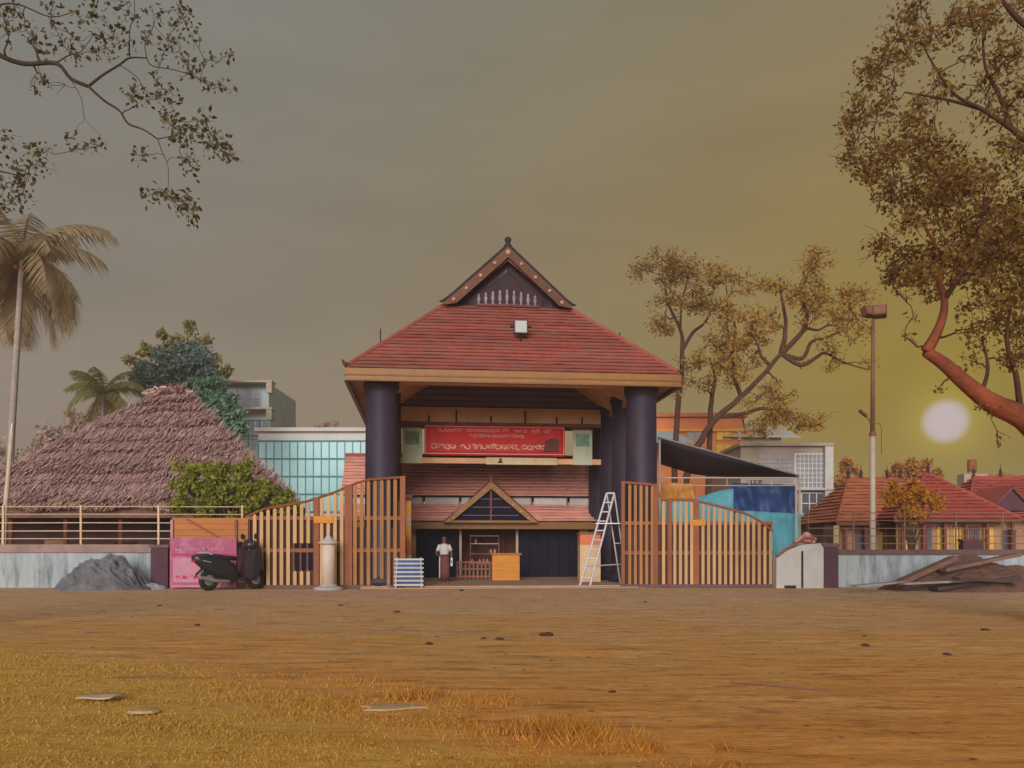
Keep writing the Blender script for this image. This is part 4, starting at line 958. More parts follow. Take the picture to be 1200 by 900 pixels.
# ================================================================== awning and tarps (right of gateway)
aw = thing('shade_awning', 'dark sloping shade cloth awning on a pale pipe frame', 'awning', (PX(855,33), 33, 0))
ao = Vector((PX(855,33),33,0))
TA, TB = P(771,512,32.6)-ao, P(936,557,33.2)-ao
BA, BB = P(772,543,35.2)-ao, P(936,560,35.6)-ao
BM_ = P(815,556,34.8)-ao; BC = P(860,559,34.9)-ao
n1 = 16; ab = MB()
def low(t_):
    pts_ = [(0,BA),(.26,BM_),(.55,BC),(1,BB)]
    for (u0,p0),(u1,p1) in zip(pts_, pts_[1:]):
        if t_ <= u1: return p0.lerp(p1, (t_-u0)/(u1-u0))
    return BB
for i in range(n1):
    for j in range(6):
        def qq(a, c_):
            p = TA.lerp(TB, a/n1).lerp(low(a/n1), c_/6); p = p.copy(); p.z -= .12*math.sin(math.pi*c_/6)*math.sin(math.pi*a/n1); return p
        ab.quad(qq(i,j), qq(i+1,j), qq(i+1,j+1), qq(i,j+1))
ac = ab.build('cloth', m_tarp, aw, True); md = ac.modifiers.new('solid','SOLIDIFY'); md.thickness = .02
def ap2(x, y, Y): return P(x,y,Y)-ao
for a, b_, r_ in ((TA,TB,.035), (ap2(775,560,33.4),ap2(937,560,33.4),.03), (ap2(775,569,33.4),ap2(932,569,33.4),.022)):
    MB().tube([a,b_], r_, 8).build('frame_bar', m_grey if r_ == .035 else m_pole_w, aw)
for xp, yt, Yp in ((773,512,32.7),(933,558,33.4),(937,560,35.4)):
    t_ = ap2(xp, yt, Yp); MB().tube([(t_.x,t_.y,-.05), t_], .045, 8).build('frame_post', m_pole_w, aw)
for xp in (800, 852, 878, 904): MB().tube([ap2(xp,560,33.4), ap2(xp,569,33.4)], .02, 6).build('frame_strut', m_pole_w, aw)
def tarp(lab, mat, x0, x1, ytop, ybot, Y, seed, name='tarpaulin', sl=0):
    rt = thing(name, lab, 'tarpaulin', (PX((x0+x1)/2,Y), Y, PZ(ybot(0),Y))); v = MB(); nx3, nz3 = 26, 14
    def q(a, c_):
        u, w_ = a/nx3, c_/nz3; xp = x0+(x1-x0)*u
        z = PZ(ybot(u)+(ytop(u)-ybot(u))*w_, Y)
        y = .16*mnoise.noise(Vector((u*5+seed, w_*2, seed)))+.07*math.sin(u*26+3*w_+seed)*(1-w_*.5)+sl*w_
        return (PX(xp,Y)-rt.location.x, y, z-rt.location.z)
    for i in range(nx3):
        for j in range(nz3): v.quad(q(i,j), q(i+1,j), q(i+1,j+1), q(i,j+1))
    o = v.build('sheet', mat, rt, True); m_ = o.modifiers.new('solid','SOLIDIFY'); m_.thickness = .015
    return rt
tarp('dark blue tarpaulin hung below the shade awning', m_blue, 857, 934, lambda u: 566+2*u, lambda u: 600+6*u, 34.2, 2)
tarp('bright cyan tarpaulin behind the left part of the right gate', m_cyan, 772, 862, lambda u: 586-10*u+4*math.sin(5*u), lambda u: 680, 33.0, 5, sl=.3)
tarp('cyan tarpaulin skirt below the dark blue tarpaulin', m_cyan, 862, 938, lambda u: 598+4*u, lambda u: 680, 33.7, 8)
tarp('small orange cloth under the shade awning beside the right column', M('orange_cloth',(.62,.26,.06),.7,.25,2), 772, 815, lambda u: 565+2*u, lambda u: 588, 34.6, 11)

# ================================================================== buildings behind
def building(name, lab, x0, x1, Y, ytop, mat, dep=8):
    rt = thing(name, lab, 'building', (PX((x0+x1)/2,Y), Y, 0)); hw = PX(x1,Y)-rt.location.x; zt = PZ(ytop,Y)
    MB().box(-hw, hw, 0, dep, -.1, zt).build('wall', mat, rt)
    return rt, hw, zt
def win(rt, xp, yp, w_, h_, Y, mat, frame=None, grid=None):
    x, z = PX(xp,Y)-rt.location.x, PZ(yp,Y)
    f_ = MB().box(x-w_/2-.08, x+w_/2+.08, -.07, -.002, z-h_/2-.08, z+h_/2+.08).build('window', frame or m_palebl, rt)
    MB().box(x-w_/2, x+w_/2, -.085, -.072, z-h_/2, z+h_/2).build('pane', mat, f_)
    if grid:
        b_ = MB()
        for i in range(1, grid[0]): xx = x-w_/2+w_*i/grid[0]; b_.box(xx-.03, xx+.03, -.12, -.088, z-h_/2, z+h_/2)
        for j in range(1, grid[1]): zz = z-h_/2+h_*j/grid[1]; b_.box(x-w_/2, x+w_/2, -.14, -.122, zz-.03, zz+.03)
        b_.build('grille', m_cope if frame is None else frame, f_)
# teal glazed building
TY = 58; tb, thw, tzt = building('glazed_building', 'low building with teal gridded glass front left of the gateway', 303, 432, TY, 506, m_palebl)
nxp, nzp = 14, 4
z0, z1 = PZ(600,TY), PZ(517,TY); tw, tz = 2*thw/nxp, (z1-z0)/nzp
for i in range(nxp):
    for j in range(nzp): MB().box(-thw+i*tw+.03, -thw+(i+1)*tw-.03, -.06, -.003, z0+j*tz+.03, z0+(j+1)*tz-.03).build('glass_pane', m_tealgl, tb)
for i in range(nxp+1): MB().box(-thw+i*tw-.03, -thw+i*tw+.03, -.10, -.001, z0, z1).build('mullion', m_tealfr, tb)
for j in range(nzp+1): MB().box(-thw, thw, -.13, -.102, z0+j*tz-.05, z0+j*tz+.05).build('transom', m_tealfr, tb)
MB().box(-thw-.2, thw+.2, -.35, 8.2, tzt+.002, tzt+.25).build('parapet', m_palebl, tb)
# blue grey tower block
BY = 64; bb, bhw, bzt = building('tower_block', 'pale blue grey apartment block behind the green tree', 255, 315, BY, 449, m_bluebl)
for yy in (449, 480): MB().box(-bhw, bhw+.55, -1.1, -.003, PZ(yy+2,BY), PZ(yy,BY)).build('balcony_slab', M('ledge_tan',(.42,.36,.28),.8) if yy == 449 else bpy.data.materials['ledge_tan'], bb)
for yy in (449, 480): MB().box(bhw+.1, bhw+.5, -1.05, -.2, PZ(yy+14,BY), PZ(yy+2.2,BY)).build('balcony_fin', bpy.data.materials['ledge_tan'], bb)
for xp, yp in ((297,466), (278,466), (290,503), (308,503), (272,503)): win(bb, xp, yp, 1.0, 1.35, BY, m_wing2, m_bluebl, (2,2))
for yy in (495, 513): MB().tube([(-bhw,-1.05,PZ(yy,BY)), (bhw+.4,-1.05,PZ(yy,BY))], .05, 6).build('balcony_rail', m_tealfr, bb)
for xp in (284, 296, 309): MB().tube([(PX(xp,BY)-bb.location.x,-1.05,PZ(525,BY)), (PX(xp,BY)-bb.location.x,-1.05,PZ(495,BY))], .05, 6).build('balcony_post', m_tealfr, bb)
# orange building
OY = 60; ob, ohw, ozt = building('orange_building', 'orange painted building behind the spreading tree', 740, 872, OY, 489, m_orangebl)
MB().box(-ohw-.2, ohw+.2, -.3, 8.2, ozt+.002, ozt+.28).build('parapet', M('red_parapet',(.46,.15,.075),.8), ob)
MB().box(-ohw, ohw, -.25, -.003, PZ(506,OY), PZ(503,OY)).build('string_course', M('orange_band',(.64,.27,.07),.8), ob)
for xp, yp in ((848,509), (848,527), (815,510), (815,528), (785,512), (785,530)): win(ob, xp, yp, 1.0, .75, OY, m_wyel if xp > 830 else m_wing2, M('ochre_frame',(.58,.26,.05),.8) if 'ochre_frame' not in bpy.data.materials else bpy.data.materials['ochre_frame'], (2,1))
MB().box(PX(864,OY)-ob.location.x, PX(868,OY)-ob.location.x, -.12, -.003, PZ(516,OY), PZ(502,OY)).build('vent_pipe', m_white, ob)
MB().quad((-ohw+.5,-3.0,PZ(521,58)), (ohw-4,-3.0,PZ(521,58)), (ohw-5,-.3,PZ(506,60)), (-ohw+.5,-.3,PZ(506,60))).build('sheet_roof', m_bluebl, ob)
# tan latticed building
KY = 52; kb, khw, kzt = building('latticed_building', 'tan building with latticed grilles beyond the awning', 868, 972, KY, 523, m_greybl)
MB().box(-khw-.15, khw+.15, -.3, 8.2, kzt+.002, kzt+.18).build('parapet', m_greybl, kb)
MB().box(khw-.42, khw+.08, -.45, -.003, -.1, kzt-.05).build('corner_pier', m_white, kb)
win(kb, 949, 552, 1.75, 2.0, KY, m_wing2, m_palebl, (7,7))
win(kb, 908, 548, 1.9, 1.6, KY, m_wing2, m_greybl, (8,6)); win(kb, 884, 556, .8, 1.2, KY, m_wing, m_greybl, (3,4))
win(kb, 952, 590, 1.3, 1.2, KY, m_wing, m_palebl, (3,2)); win(kb, 915, 592, 1.6, 1.2, KY, m_wing, m_palebl, (3,2))
MB().box(-khw, khw+.05, -.55, -.003, PZ(575,KY), PZ(572.5,KY)).build('ledge', m_white, kb)
MB().box(-.2, khw-.45, -.5, -.003, PZ(616,KY), PZ(603,KY)).build('teal_panel', m_cyan, kb)
ub = thing('stepped_roof', 'grey sheet roof stepping up behind the latticed building', 'roof', (PX(905,56), 56, 0))
MB().box(-1.9, 1.9, 4.2, 9, -.1, PZ(502,60.2)).build('wall', m_greybl, ub)
MB().quad((-2.3,3.6,PZ(512,59.6)), (3.2,3.6,PZ(513,59.6)), (2.6,6,PZ(500,62)), (-2.3,6,PZ(500,62))).build('roof_sheet', m_palebl, ub)
wt = thing('water_tank', 'small orange water tank on a stand right of the sun', 'tank', (PX(1139,75), 75, 0))
MB().box(-1.0,1.0,-.6,.6,-.1,PZ(556,75)).build('tower', m_greybl, wt); MB().lathe([(.36,0),(.38,.05),(.38,.85),(.3,1.0)],14,c=(0,0,PZ(552,75))).build('drum', m_frame, wt, True)
for s in (-1,1): MB().box(s*.3-.05,s*.3+.05,-.05,.05,PZ(556,75),PZ(552,75)+.02).build('leg', m_frame, wt)

# ================================================================== trees
def leaf_mesh(name, cen, rad, cnt, size, mat, parent, off, squash=.8, shell=.5):
    pts = []
    for c_, r_, k in zip(cen, rad, cnt):
        u = rng.normal(size=(k,3)); u /= np.linalg.norm(u, axis=1)[:,None]+1e-9
        rr = r_*(rng.random(k)**shell)[:,None]; q = u*rr; q[:,2] *= squash
        pts.append(np.array(c_)[None]+q)
    p = np.concatenate(pts)-np.array(off)[None]; k = len(p)
    a = rng.normal(size=(k,3)); a[:,2] -= .25; a /= np.linalg.norm(a,axis=1)[:,None]
    b_ = rng.normal(size=(k,3)); b_ = np.cross(a,b_); b_ /= np.linalg.norm(b_,axis=1)[:,None]+1e-9
    nn = np.cross(a,b_)
    s_ = size*(.6+.8*rng.random(k))[:,None]
    v = np.stack([p, p+a*s_*.5+b_*s_*.30+nn*s_*.07, p+a*s_, p+a*s_*.5-b_*s_*.30+nn*s_*.07], 1).reshape(-1,3)
    return np_mesh(name, v, np.arange(4*k).reshape(-1,4), mat, parent)
def wob(a, b_, n_, amp, sd):
    r_ = random.Random(sd); out_ = []
    L_ = (b_-a).length
    for i in range(n_+1):
        q = i/n_; p = a.lerp(b_, q)
        if 0 < i < n_: p = p + Vector((r_.gauss(0,1), r_.gauss(0,1), r_.gauss(0,1)))*amp*L_
        out_.append(p)
    return out_
def smooth(pts, rad, k=4):
    out_, ro = [], []
    for i in range(len(pts)-1):
        p0, p1, p2, p3 = pts[max(i-1,0)], pts[i], pts[i+1], pts[min(i+2,len(pts)-1)]
        for j in range(k):
            t_ = j/k; t2, t3 = t_*t_, t_**3
            out_.append(.5*((2*p1)+(p2-p0)*t_+(2*p0-5*p1+4*p2-p3)*t2+(3*p1-p0-3*p2+p3)*t3)); ro.append(rad[i]+(rad[i+1]-rad[i])*t_)
    out_.append(pts[-1]); ro.append(rad[-1]); return out_, ro
def tree(name, lab, base, limbs, clusters, lsize, mleaf, mbark, twig_r=.02, group=None, twigs=True, squash=.8, shell=.5, subt=3, upper=None):
    """limbs: list of (points, radii) in world space; clusters: (centre, radius, leaves)"""
    rt = thing(name, lab, 'tree', base, 0, group); B0 = Vector(base)
    wood = MB(); wood2 = MB(); nodes = []
    for k, (pts, rad) in enumerate(limbs):
        ps, rs = smooth([Vector(p) for p in pts], rad)
        ps = [p + Vector((mnoise.noise(p*1.3), mnoise.noise(p*1.3+Vector((9,0,0))), mnoise.noise(p*1.3+Vector((0,9,0)))))*r_*.5 for p, r_ in zip(ps, rs)]
        (wood if upper is None or k < upper[0] else wood2).tube([p-B0 for p in ps], rs, 9 if rad[0] > .1 else 6)
        nodes += list(zip(ps, rs))
    wood.build('trunk', mbark, rt, True)
    if upper: wood2.build('branches', upper[1], rt, True)['kind'] = 'stuff'; mbark = upper[1]
    if twigs:
        tm = MB(); NP = np.array([tuple(p) for p, _ in nodes])
        grown = []
        order = sorted(clusters, key=lambda c_: float(np.min(np.linalg.norm(NP-np.array(c_[0]), axis=1))))
        GP = list(NP); GRr = [r_ for _, r_ in nodes]
        for ci, (c_, r_, k) in enumerate(order):
            c_ = Vector(c_); arr = np.array(GP); dd = np.linalg.norm(arr-np.array(c_), axis=1); i = int(np.argmin(dd))
            a = Vector(arr[i]); r0 = min(GRr[i]*.7, twig_r*1.6); L_ = (c_-a).length
            pts = wob(a, c_, 4, .07, ci); 
            tm.tube([p-B0 for p in pts], [r0+(twig_r*.5-r0)*q/4 if r0 > twig_r*.5 else r0 for q in range(5)], 5, False)
            for p in pts[1:]: GP.append(np.array(p)); GRr.append(twig_r*.7)
            for s_ in range(subt):
                e = c_ + Vector((random.gauss(0,1), random.gauss(0,1), random.gauss(0,.8)))*r_*.55
                tm.tube([p-B0 for p in wob(pts[random.choice((2,3,4))], e, 3, .09, ci*7+s_)], [twig_r*.5,twig_r*.4,twig_r*.3,twig_r*.2], 4, False)
        tm.build('twigs', mbark, rt, True)['kind'] = 'stuff'
    lm_ = leaf_mesh('crown', [c_[0] for c_ in clusters], [c_[1] for c_ in clusters], [c_[2] for c_ in clusters], lsize, mleaf, rt, B0, squash, shell)
    lm_['kind'] = 'stuff'
    return rt
def inpoly(x, y, poly):
    c_ = False; n_ = len(poly)
    for i in range(n_):
        (x1_, y1_), (x2_, y2_) = poly[i], poly[(i+1)%n_]
        if (y1_ > y) != (y2_ > y) and x < (x2_-x1_)*(y-y1_)/(y2_-y1_)+x1_: c_ = not c_
    return c_
# --- big tree at right, near
RY = 15.0
def q(x, y, dy=0): return P(x, y, RY+dy)
limbs = [
 ([Vector((10.4,RY+.3,-.2)), Vector((10.2,RY+.3,1.2)), Vector((10.0,RY+.2,2.4)), q(1275,520,.1), q(1290,380,.2), q(1275,230,.3), q(1290,80,.2), q(1280,-80,.4)], [.48,.42,.38,.33,.27,.20,.14,.07]),
 ([Vector((10.0,RY+.2,2.4)), q(1240,528,0), q(1195,492,-.2), q(1150,462,-.4), q(1115,437,-.5), q(1084,413,-.6)], [.30,.26,.205,.15,.12,.09]),
 ([q(1084,413,-.6), q(1094,398,-.6), q(1103,378,-.5), q(1107,352,-.4), q(1098,318,-.3), q(1096,290,-.2), q(1080,262,-.1)], [.10,.085,.07,.06,.05,.035,.02]),
 ([q(1107,352,-.4), q(1128,318,-.6), q(1140,285,-.7), q(1158,250,-.8)], [.05,.04,.03,.018]),
 ([q(1275,230,.3), q(1225,185,.1), q(1185,150,0), q(1150,128,-.1), q(1118,110,-.2), q(1095,78,-.2), q(1080,50,-.2)], [.10,.07,.05,.035,.025,.018,.012]),
 ([q(1150,128,-.1), q(1110,117,.2), q(1060,108,.3)], [.035,.025,.012]),
 ([q(1185,150,0), q(1170,110,.4), q(1155,80,.5), q(1152,40,.6), q(1160,5,.6)], [.05,.04,.03,.02,.012]),
 ([q(1290,380,.2), q(1240,330,.5), q(1200,300,.6), q(1165,300,.8), q(1130,260,1.0)], [.10,.075,.055,.04,.02]),
 ([q(1290,80,.2), q(1230,50,.3), q(1190,20,.2), q(1165,-10,.1), q(1120,-30,.1)], [.10,.07,.05,.03,.015]),
 ([q(1195,492,-.2), q(1190,440,-.5), q(1180,400,-.6), q(1185,350,-.8)], [.06,.045,.035,.02]),
 ([q(1150,462,-.4), q(1158,430,-.2), q(1150,395,0)], [.04,.03,.015]),
]
poly = [(1062,-20),(1035,40),(1015,70),(1000,105),(992,140),(988,185),(1005,205),(1012,235),(998,250),(1005,280),(1030,290),(1042,310),(1036,335),(1052,350),(1056,375),(1085,370),(1120,385),(1130,405),(1165,420),(1230,440),(1350,430),(1380,200),(1350,-120),(1150,-120)]
holes = [(1071,88,18),(1106,138,20),(1145,165,22),(1120,60,12),(1068,112,10),(1030,230,10),(1060,285,8),(1118,372,14),(1075,350,12),(1170,185,14),(1100,20,12),(1010,225,14),(1150,375,14)]
cl_r = []
rr_ = random.Random(5)
while len(cl_r) < 430:
    x, y = rr_.uniform(985,1370), rr_.uniform(-110,440)
    if not inpoly(x, y, poly): continue
    if any(math.hypot(x-a, y-b_) < r_ for a, b_, r_ in holes): continue
    den = 1.0 if 165 < y < 335 else (.62 if y < 165 else .6)
    if y > 335 and x < 1150: den = .35
    if x > 1205: den *= .45
    if rr_.random() > den: continue
    dense = 165 < y < 335 and x > 1040
    cl_r.append((q(x, y, rr_.uniform(-1.6, 2.0)), rr_.uniform(.20,.42), int(rr_.uniform(30,60)*(1.35 if dense else .8))))
for x, y in ((1050,340),(1046,312),(1070,370),(1060,395),(1090,350),(1146,478),(1162,480),(1170,520),(1100,455)):
    cl_r.append((q(x,y,-.4), .14, 10))
for _ in range(60): cl_r.append((q(rr_.uniform(1125,1230), rr_.uniform(250,425), rr_.uniform(-1.2,1.8)), rr_.uniform(.2,.36), int(rr_.uniform(22,44))))
m_leaf_r = LEAF('bronze_leaf', [(.18,.10,.032), (.30,.17,.042), (.12,.07,.030), (.38,.22,.05), (.23,.12,.035), (.46,.27,.06)], .5)  # warm rim-lit tint put into the leaf colours
tree('rain_tree', 'large bronze leaved tree reaching in from the right edge with a red limb', (10.4,RY+.3,0), limbs, cl_r, .088, m_leaf_r, m_barkred, .016, upper=(3, m_barkmid))
# --- overhanging tree at upper left, near
LYt = 13.0
def q(x, y, dy=0): return P(x, y, LYt+dy)
limbs = [
 ([Vector((-10.8,LYt+.2,-.2)), Vector((-10.6,LYt,3)), Vector((-10.4,LYt,6)), q(-160,75,0), q(-150,-60,0), q(-120,-160,.1)], [.36,.30,.25,.20,.13,.06]),
 ([q(-160,75,0), q(-100,38,0), q(-40,40,-.1), q(0,64,-.2), q(28,74,-.2), q(65,74,-.3), q(82,92,-.3), q(103,101,-.3)], [0.0858,0.0660,0.0495,0.0363,0.0330,0.0304,0.0284,0.0264]),
 ([q(103,101,-.3), q(120,88,-.3), q(140,76,-.2), q(152,68,-.1), q(172,68,0)], [0.0224,0.0185,0.0158,0.0132,0.0106]),
 ([q(172,68,0), q(178,77,0), q(205,82,.1), q(235,92,.1), q(252,100,.2)], [0.0092,0.0079,0.0066,0.0053,0.0033]),
 ([q(172,68,0), q(170,50,0), q(180,30,.1), q(178,8,.2)], [0.0086,0.0073,0.0053,0.0033]),
 ([q(152,68,-.1), q(152,35,-.1), q(158,15,0), q(155,-20,0)], [0.0092,0.0079,0.0059,0.0040]),
 ([q(103,101,-.3), q(122,118,-.3), q(140,130,-.4), q(150,145,-.4), q(168,152,-.4), q(185,163,-.4)], [0.0198,0.0172,0.0158,0.0145,0.0119,0.0099]),
 ([q(185,163,-.4), q(190,178,-.4), q(197,195,-.4), q(197,225,-.4)], [0.0079,0.0066,0.0053,0.0033]),
 ([q(185,163,-.4), q(205,158,-.3), q(220,150,-.3), q(250,165,-.3)], [0.0086,0.0066,0.0053,0.0033]),
 ([q(65,74,-.3), q(80,65,-.3), q(95,60,-.2), q(110,40,-.2)], [0.0119,0.0092,0.0066,0.0040]),
 ([q(140,76,-.2), q(160,90,-.1), q(170,105,0), q(185,112,0)], [0.0066,0.0053,0.0040,0.0026]),
 ([q(82,92,-.3), q(95,115,-.3), q(100,140,-.3), q(118,158,-.2)], [0.0066,0.0053,0.0033,0.0026]),
 ([q(-40,40,-.1), q(-10,10,0), q(20,5,0), q(60,20,.2), q(90,12,.2)], [0.0198,0.0145,0.0106,0.0079,0.0053]),
 ([q(-100,38,0), q(-60,130,.2), q(-20,190,.3), q(20,205,.3)], [0.0330,0.0231,0.0165,0.0079]),
]
cl_l = []
def sc(pts, r_, k, dyr=.8):
    for x, y in pts: cl_l.append((q(x,y,random.uniform(-dyr,dyr)), r_, k))
sc([(20,20),(40,45),(60,30),(85,40),(100,20),(75,55),(50,60),(30,35),(10,40),(90,65),(110,10),(15,5),(60,5),(5,20)], .22, 20)
sc([(125,45),(140,30),(160,20),(185,15),(205,30),(220,20),(130,60),(200,55),(225,40),(170,40),(150,50),(115,65),(215,8),(140,8)], .20, 16)
sc([(190,65),(215,70),(228,78),(245,100),(240,70),(268,65),(262,100),(222,85),(205,45)], .16, 13)
sc([(155,105),(170,115),(160,118),(195,105),(205,120),(190,110),(180,92)], .16, 15)
sc([(205,140),(215,150),(225,160),(195,135),(210,165),(240,140),(250,160),(265,170),(258,175),(245,175),(272,185),(220,185),(225,200),(166,183),(235,150),(200,150)], .17, 20)
sc([(205,228),(195,232),(215,235),(225,245),(185,225),(222,230),(226,256),(172,230),(210,245)], .15, 16, .4)
sc([(85,160),(100,170),(112,172),(90,175),(40,105),(50,95),(60,100),(120,170)], .12, 8)
sc([(5,165),(20,200),(35,195),(10,220),(25,230),(45,190),(5,240),(-20,190),(-30,230),(50,180),(30,215)], .26, 26)
for k in range(40): cl_l.append((q(random.uniform(-260,-30), random.uniform(-120,120), random.uniform(-1.5,1.5)), .4, 40))
m_leaf_l = LEAF('olive_leaf', [(.10,.085,.042), (.17,.135,.055), (.07,.062,.036), (.24,.17,.06)], .5)
tree('overhanging_tree', 'sparse twigged branch of a tree hanging into the upper left', (-10.8,LYt+.2,0), limbs, cl_l, .085, m_leaf_l, m_bark, .010, squash=.85, subt=2)
# --- spreading tree behind the awning
CY = 50.0
def q(x, y, dy=0): return P(x, y, CY+dy)
gb_ = lambda xp, dy=0: Vector((PX(xp,CY+dy), CY+dy, -.1))
limbs = [
 ([gb_(795), q(805,560), q(822,515), q(842,488), q(868,466), q(890,444), q(903,428), q(916,414)], [.26,.22,.19,.17,.15,.135,.125,.11]),
 ([q(916,414), q(919,398), q(921,378), q(916,350), q(914,325)], [.17,.14,.11,.08,.05]),
 ([q(916,414), q(930,400), q(943,384), q(945,365), q(938,345), q(948,318)], [.17,.15,.13,.10,.07,.04]),
 ([q(943,384), q(958,387), q(972,381), q(990,385)], [.09,.07,.06,.03]),
 ([q(916,414), q(940,420), q(950,402), q(965,396), q(985,388), q(1000,372)], [.14,.12,.10,.08,.06,.03]),
 ([q(916,414), q(938,428), q(958,418), q(968,414), q(990,425), q(1018,433)], [.14,.12,.10,.08,.05,.03]),
 ([q(903,428), q(893,418), q(888,405), q(880,390)], [.10,.08,.06,.03]),
 ([q(870,465), q(860,440), q(858,415), q(862,385), q(850,350)], [.14,.11,.09,.07,.04]),
 ([q(842,488), q(870,485), q(900,478), q(930,490), q(962,498)], [.14,.11,.09,.07,.04]),
]
limbs2 = [([gb_(788,1), q(793,500,1), q(798,450,1), q(800,410,1), q(797,385,1), q(784,358,1), q(778,330,1)], [.21,.17,.15,.13,.10,.08,.04]),
 ([q(800,410,1), q(812,390,1), q(826,378,1), q(835,360,1)], [.12,.10,.07,.04]), ([q(797,385,1), q(800,350,1), q(808,320,1)], [.08,.05,.03]),
 ([gb_(828,1), q(832,500,1), q(834,470,1), q(838,445,1), q(832,420,1)], [.20,.16,.14,.10,.05])]
lob = [(778,312,30,1),(755,318,14,.8),(800,308,20,1),(822,330,24,1),(846,318,16,.8),(868,330,18,.7),(893,328,16,.6),(912,335,16,.7),(945,310,16,1),(960,303,12,.9),(930,345,18,.9),(955,360,22,1),(985,345,18,1),(1005,350,16,.9),(1020,352,10,.6),
       (990,370,18,1),(1000,390,15,.9),(970,400,12,.5),(985,418,10,.4),(1012,432,9,.4),(800,345,20,.9),(772,350,12,.5),(783,380,14,.9),(770,378,10,.5),(830,360,22,1),(855,375,22,1),(880,375,20,1),(905,375,14,.6),(850,405,24,1.2),(875,400,20,1),(838,430,20,1),(818,425,16,.8),(868,425,18,.9),
       (900,395,14,.7),(823,452,14,.7),(800,460,12,.3),(905,460,14,.5),(920,472,18,1),(900,490,18,1.1),(935,490,18,1.1),(955,500,14,.9),(880,470,10,.5),(890,500,14,1),(860,445,12,.7),(945,430,10,.3),(975,430,8,.3),(958,335,14,.9)]
cl1, cl2 = [], []
for x, y, r_, dn in lob:
    for _ in range(int(5.5*dn*(r_/15)**1.6)+1):
        t_ = (x+random.gauss(0,r_*.5), y+random.gauss(0,r_*.42))
        (cl2 if x < 832 and y < 470 else cl1).append((q(*t_, random.uniform(-2.5,2.5)), random.uniform(.40,.85), int(random.uniform(30,60))))
m_leaf_c = LEAF('golden_leaf', [(.40,.22,.045), (.54,.31,.055), (.28,.15,.04), (.62,.38,.065), (.46,.24,.045), (.68,.45,.08)], .5)  # golden backlit glow put into the leaf colours
m_leaf_c2 = LEAF('brown_leaf', [(.34,.19,.05), (.46,.27,.065), (.23,.13,.04), (.56,.34,.08)], .5)
tree('spreading_tree', 'golden leaved tree with a leaning trunk right of the gateway roof', gb_(795), limbs, cl1, .19, m_leaf_c, m_barkmid, .045)
tree('slender_tree', 'slender brown leaved tree right beside the gateway eave', gb_(788,1), limbs2, cl2, .19, m_leaf_c2, m_barkmid, .045)
# --- clumped trees and bushes
def clump(name, lab, x, yb, Y, lobes, lsize, mat, k=1.0, trunk=True, group=None, cat='tree', squash=.8, bark=None):
    zb = max(0, PZ(yb,Y)) if not trunk else 0
    base = Vector((PX(x,Y), Y, zb if not trunk else -.05)); cl_c = []; lb_ = []
    for (lx, ly, lr) in lobes:
        for _ in range(int(5*k)+2):
            cl_c.append((P(lx+random.gauss(0,lr*.45), ly+random.gauss(0,lr*.38), Y+random.gauss(0,lr*.45*Y/F)), lr*Y/F*random.uniform(.35,.6), int(random.uniform(50,90)*k)))
        mid = base.lerp(P(lx,ly,Y), .5); mid.x = (base.x*2+mid.x)/3
        r0 = lr*Y/F*.14
        lb_.append(([base, mid, P(lx,ly,Y)], [r0*1.6, r0, r0*.3]))
    o = tree(name, lab, base, lb_, cl_c, lsize, mat, bark or m_bark, lobes[0][2]*Y/F*.03, group, True, squash, .4, 2)
    o['category'] = cat; return o
m_leaf_b = LEAF('blue_green_leaf', [(.19,.27,.25), (.28,.37,.33), (.15,.21,.20), (.35,.44,.39)], .4)
m_leaf_y = LEAF('yellow_green_leaf', [(.27,.25,.09), (.38,.33,.13), (.21,.19,.08), (.44,.36,.15)], .4)
m_leaf_g = LEAF('fresh_green_leaf', [(.24,.30,.045), (.36,.40,.06), (.18,.21,.04), (.46,.44,.08), (.42,.28,.07)], .45)
m_leaf_gt = LEAF('teal_green_leaf', [(.15,.27,.18), (.22,.36,.24), (.12,.21,.15), (.28,.42,.28)], .4)
m_leaf_o = LEAF('orange_leaf', [(.60,.26,.03), (.70,.34,.04), (.48,.19,.028), (.76,.42,.05)], .5)
m_leaf_h = LEAF('hazy_leaf', [(.46,.33,.27), (.54,.40,.33), (.40,.28,.24)], .4)
m_leaf_br = LEAF('russet_leaf', [(.52,.24,.08), (.62,.31,.10), (.42,.19,.08)], .45)
clump('broad_tree', 'rounded blue green tree behind the thatched roof', 205, 600, 55, [(205,435,26),(180,440,22),(165,450,18),(230,430,22),(215,412,18),(240,445,20),(195,425,20),(255,455,14)], .30, m_leaf_b, 1.3)
clump('yellowing_tree', 'tree with yellowing top rising behind the blue green tree', 210, 600, 60, [(215,398,18),(235,408,16),(200,405,12),(160,425,14),(190,392,5),(222,383,7),(250,425,12),(262,440,10),(175,412,10)], .30, m_leaf_y, .8)
clump('green_tree', 'teal green tree at the right shoulder of the thatched roof', 258, 600, 51, [(265,470,16),(275,485,12),(252,460,16),(280,500,9),(240,470,14),(260,495,14)], .28, m_leaf_gt, 1.0)
clump('hazy_tree', 'hazy reddish tree far left behind the thatched roof', 90, 600, 62, [(90,495,22),(60,510,22),(125,470,14),(40,530,24),(110,500,18),(10,540,30),(-30,530,30),(150,485,10)], .34, m_leaf_h, .9)
clump('far_tree', 'small tan tree top peeping over the teal glass building', 380, 600, 75, [(380,502,9),(370,506,7),(393,506,7)], .3, m_leaf_h, .6)
clump('leafy_bush', 'bright green bush spilling over the railing before the thatched roof', 268, 612, 30.6, [(268,572,20),(240,575,20),(295,572,19),(218,572,17),(255,556,15),(285,588,18),(317,582,15),(212,590,14),(334,592,10),(245,594,16),(238,550,10),(280,556,11),(225,556,9)], .15, m_leaf_g, 1.5, cat='bush')
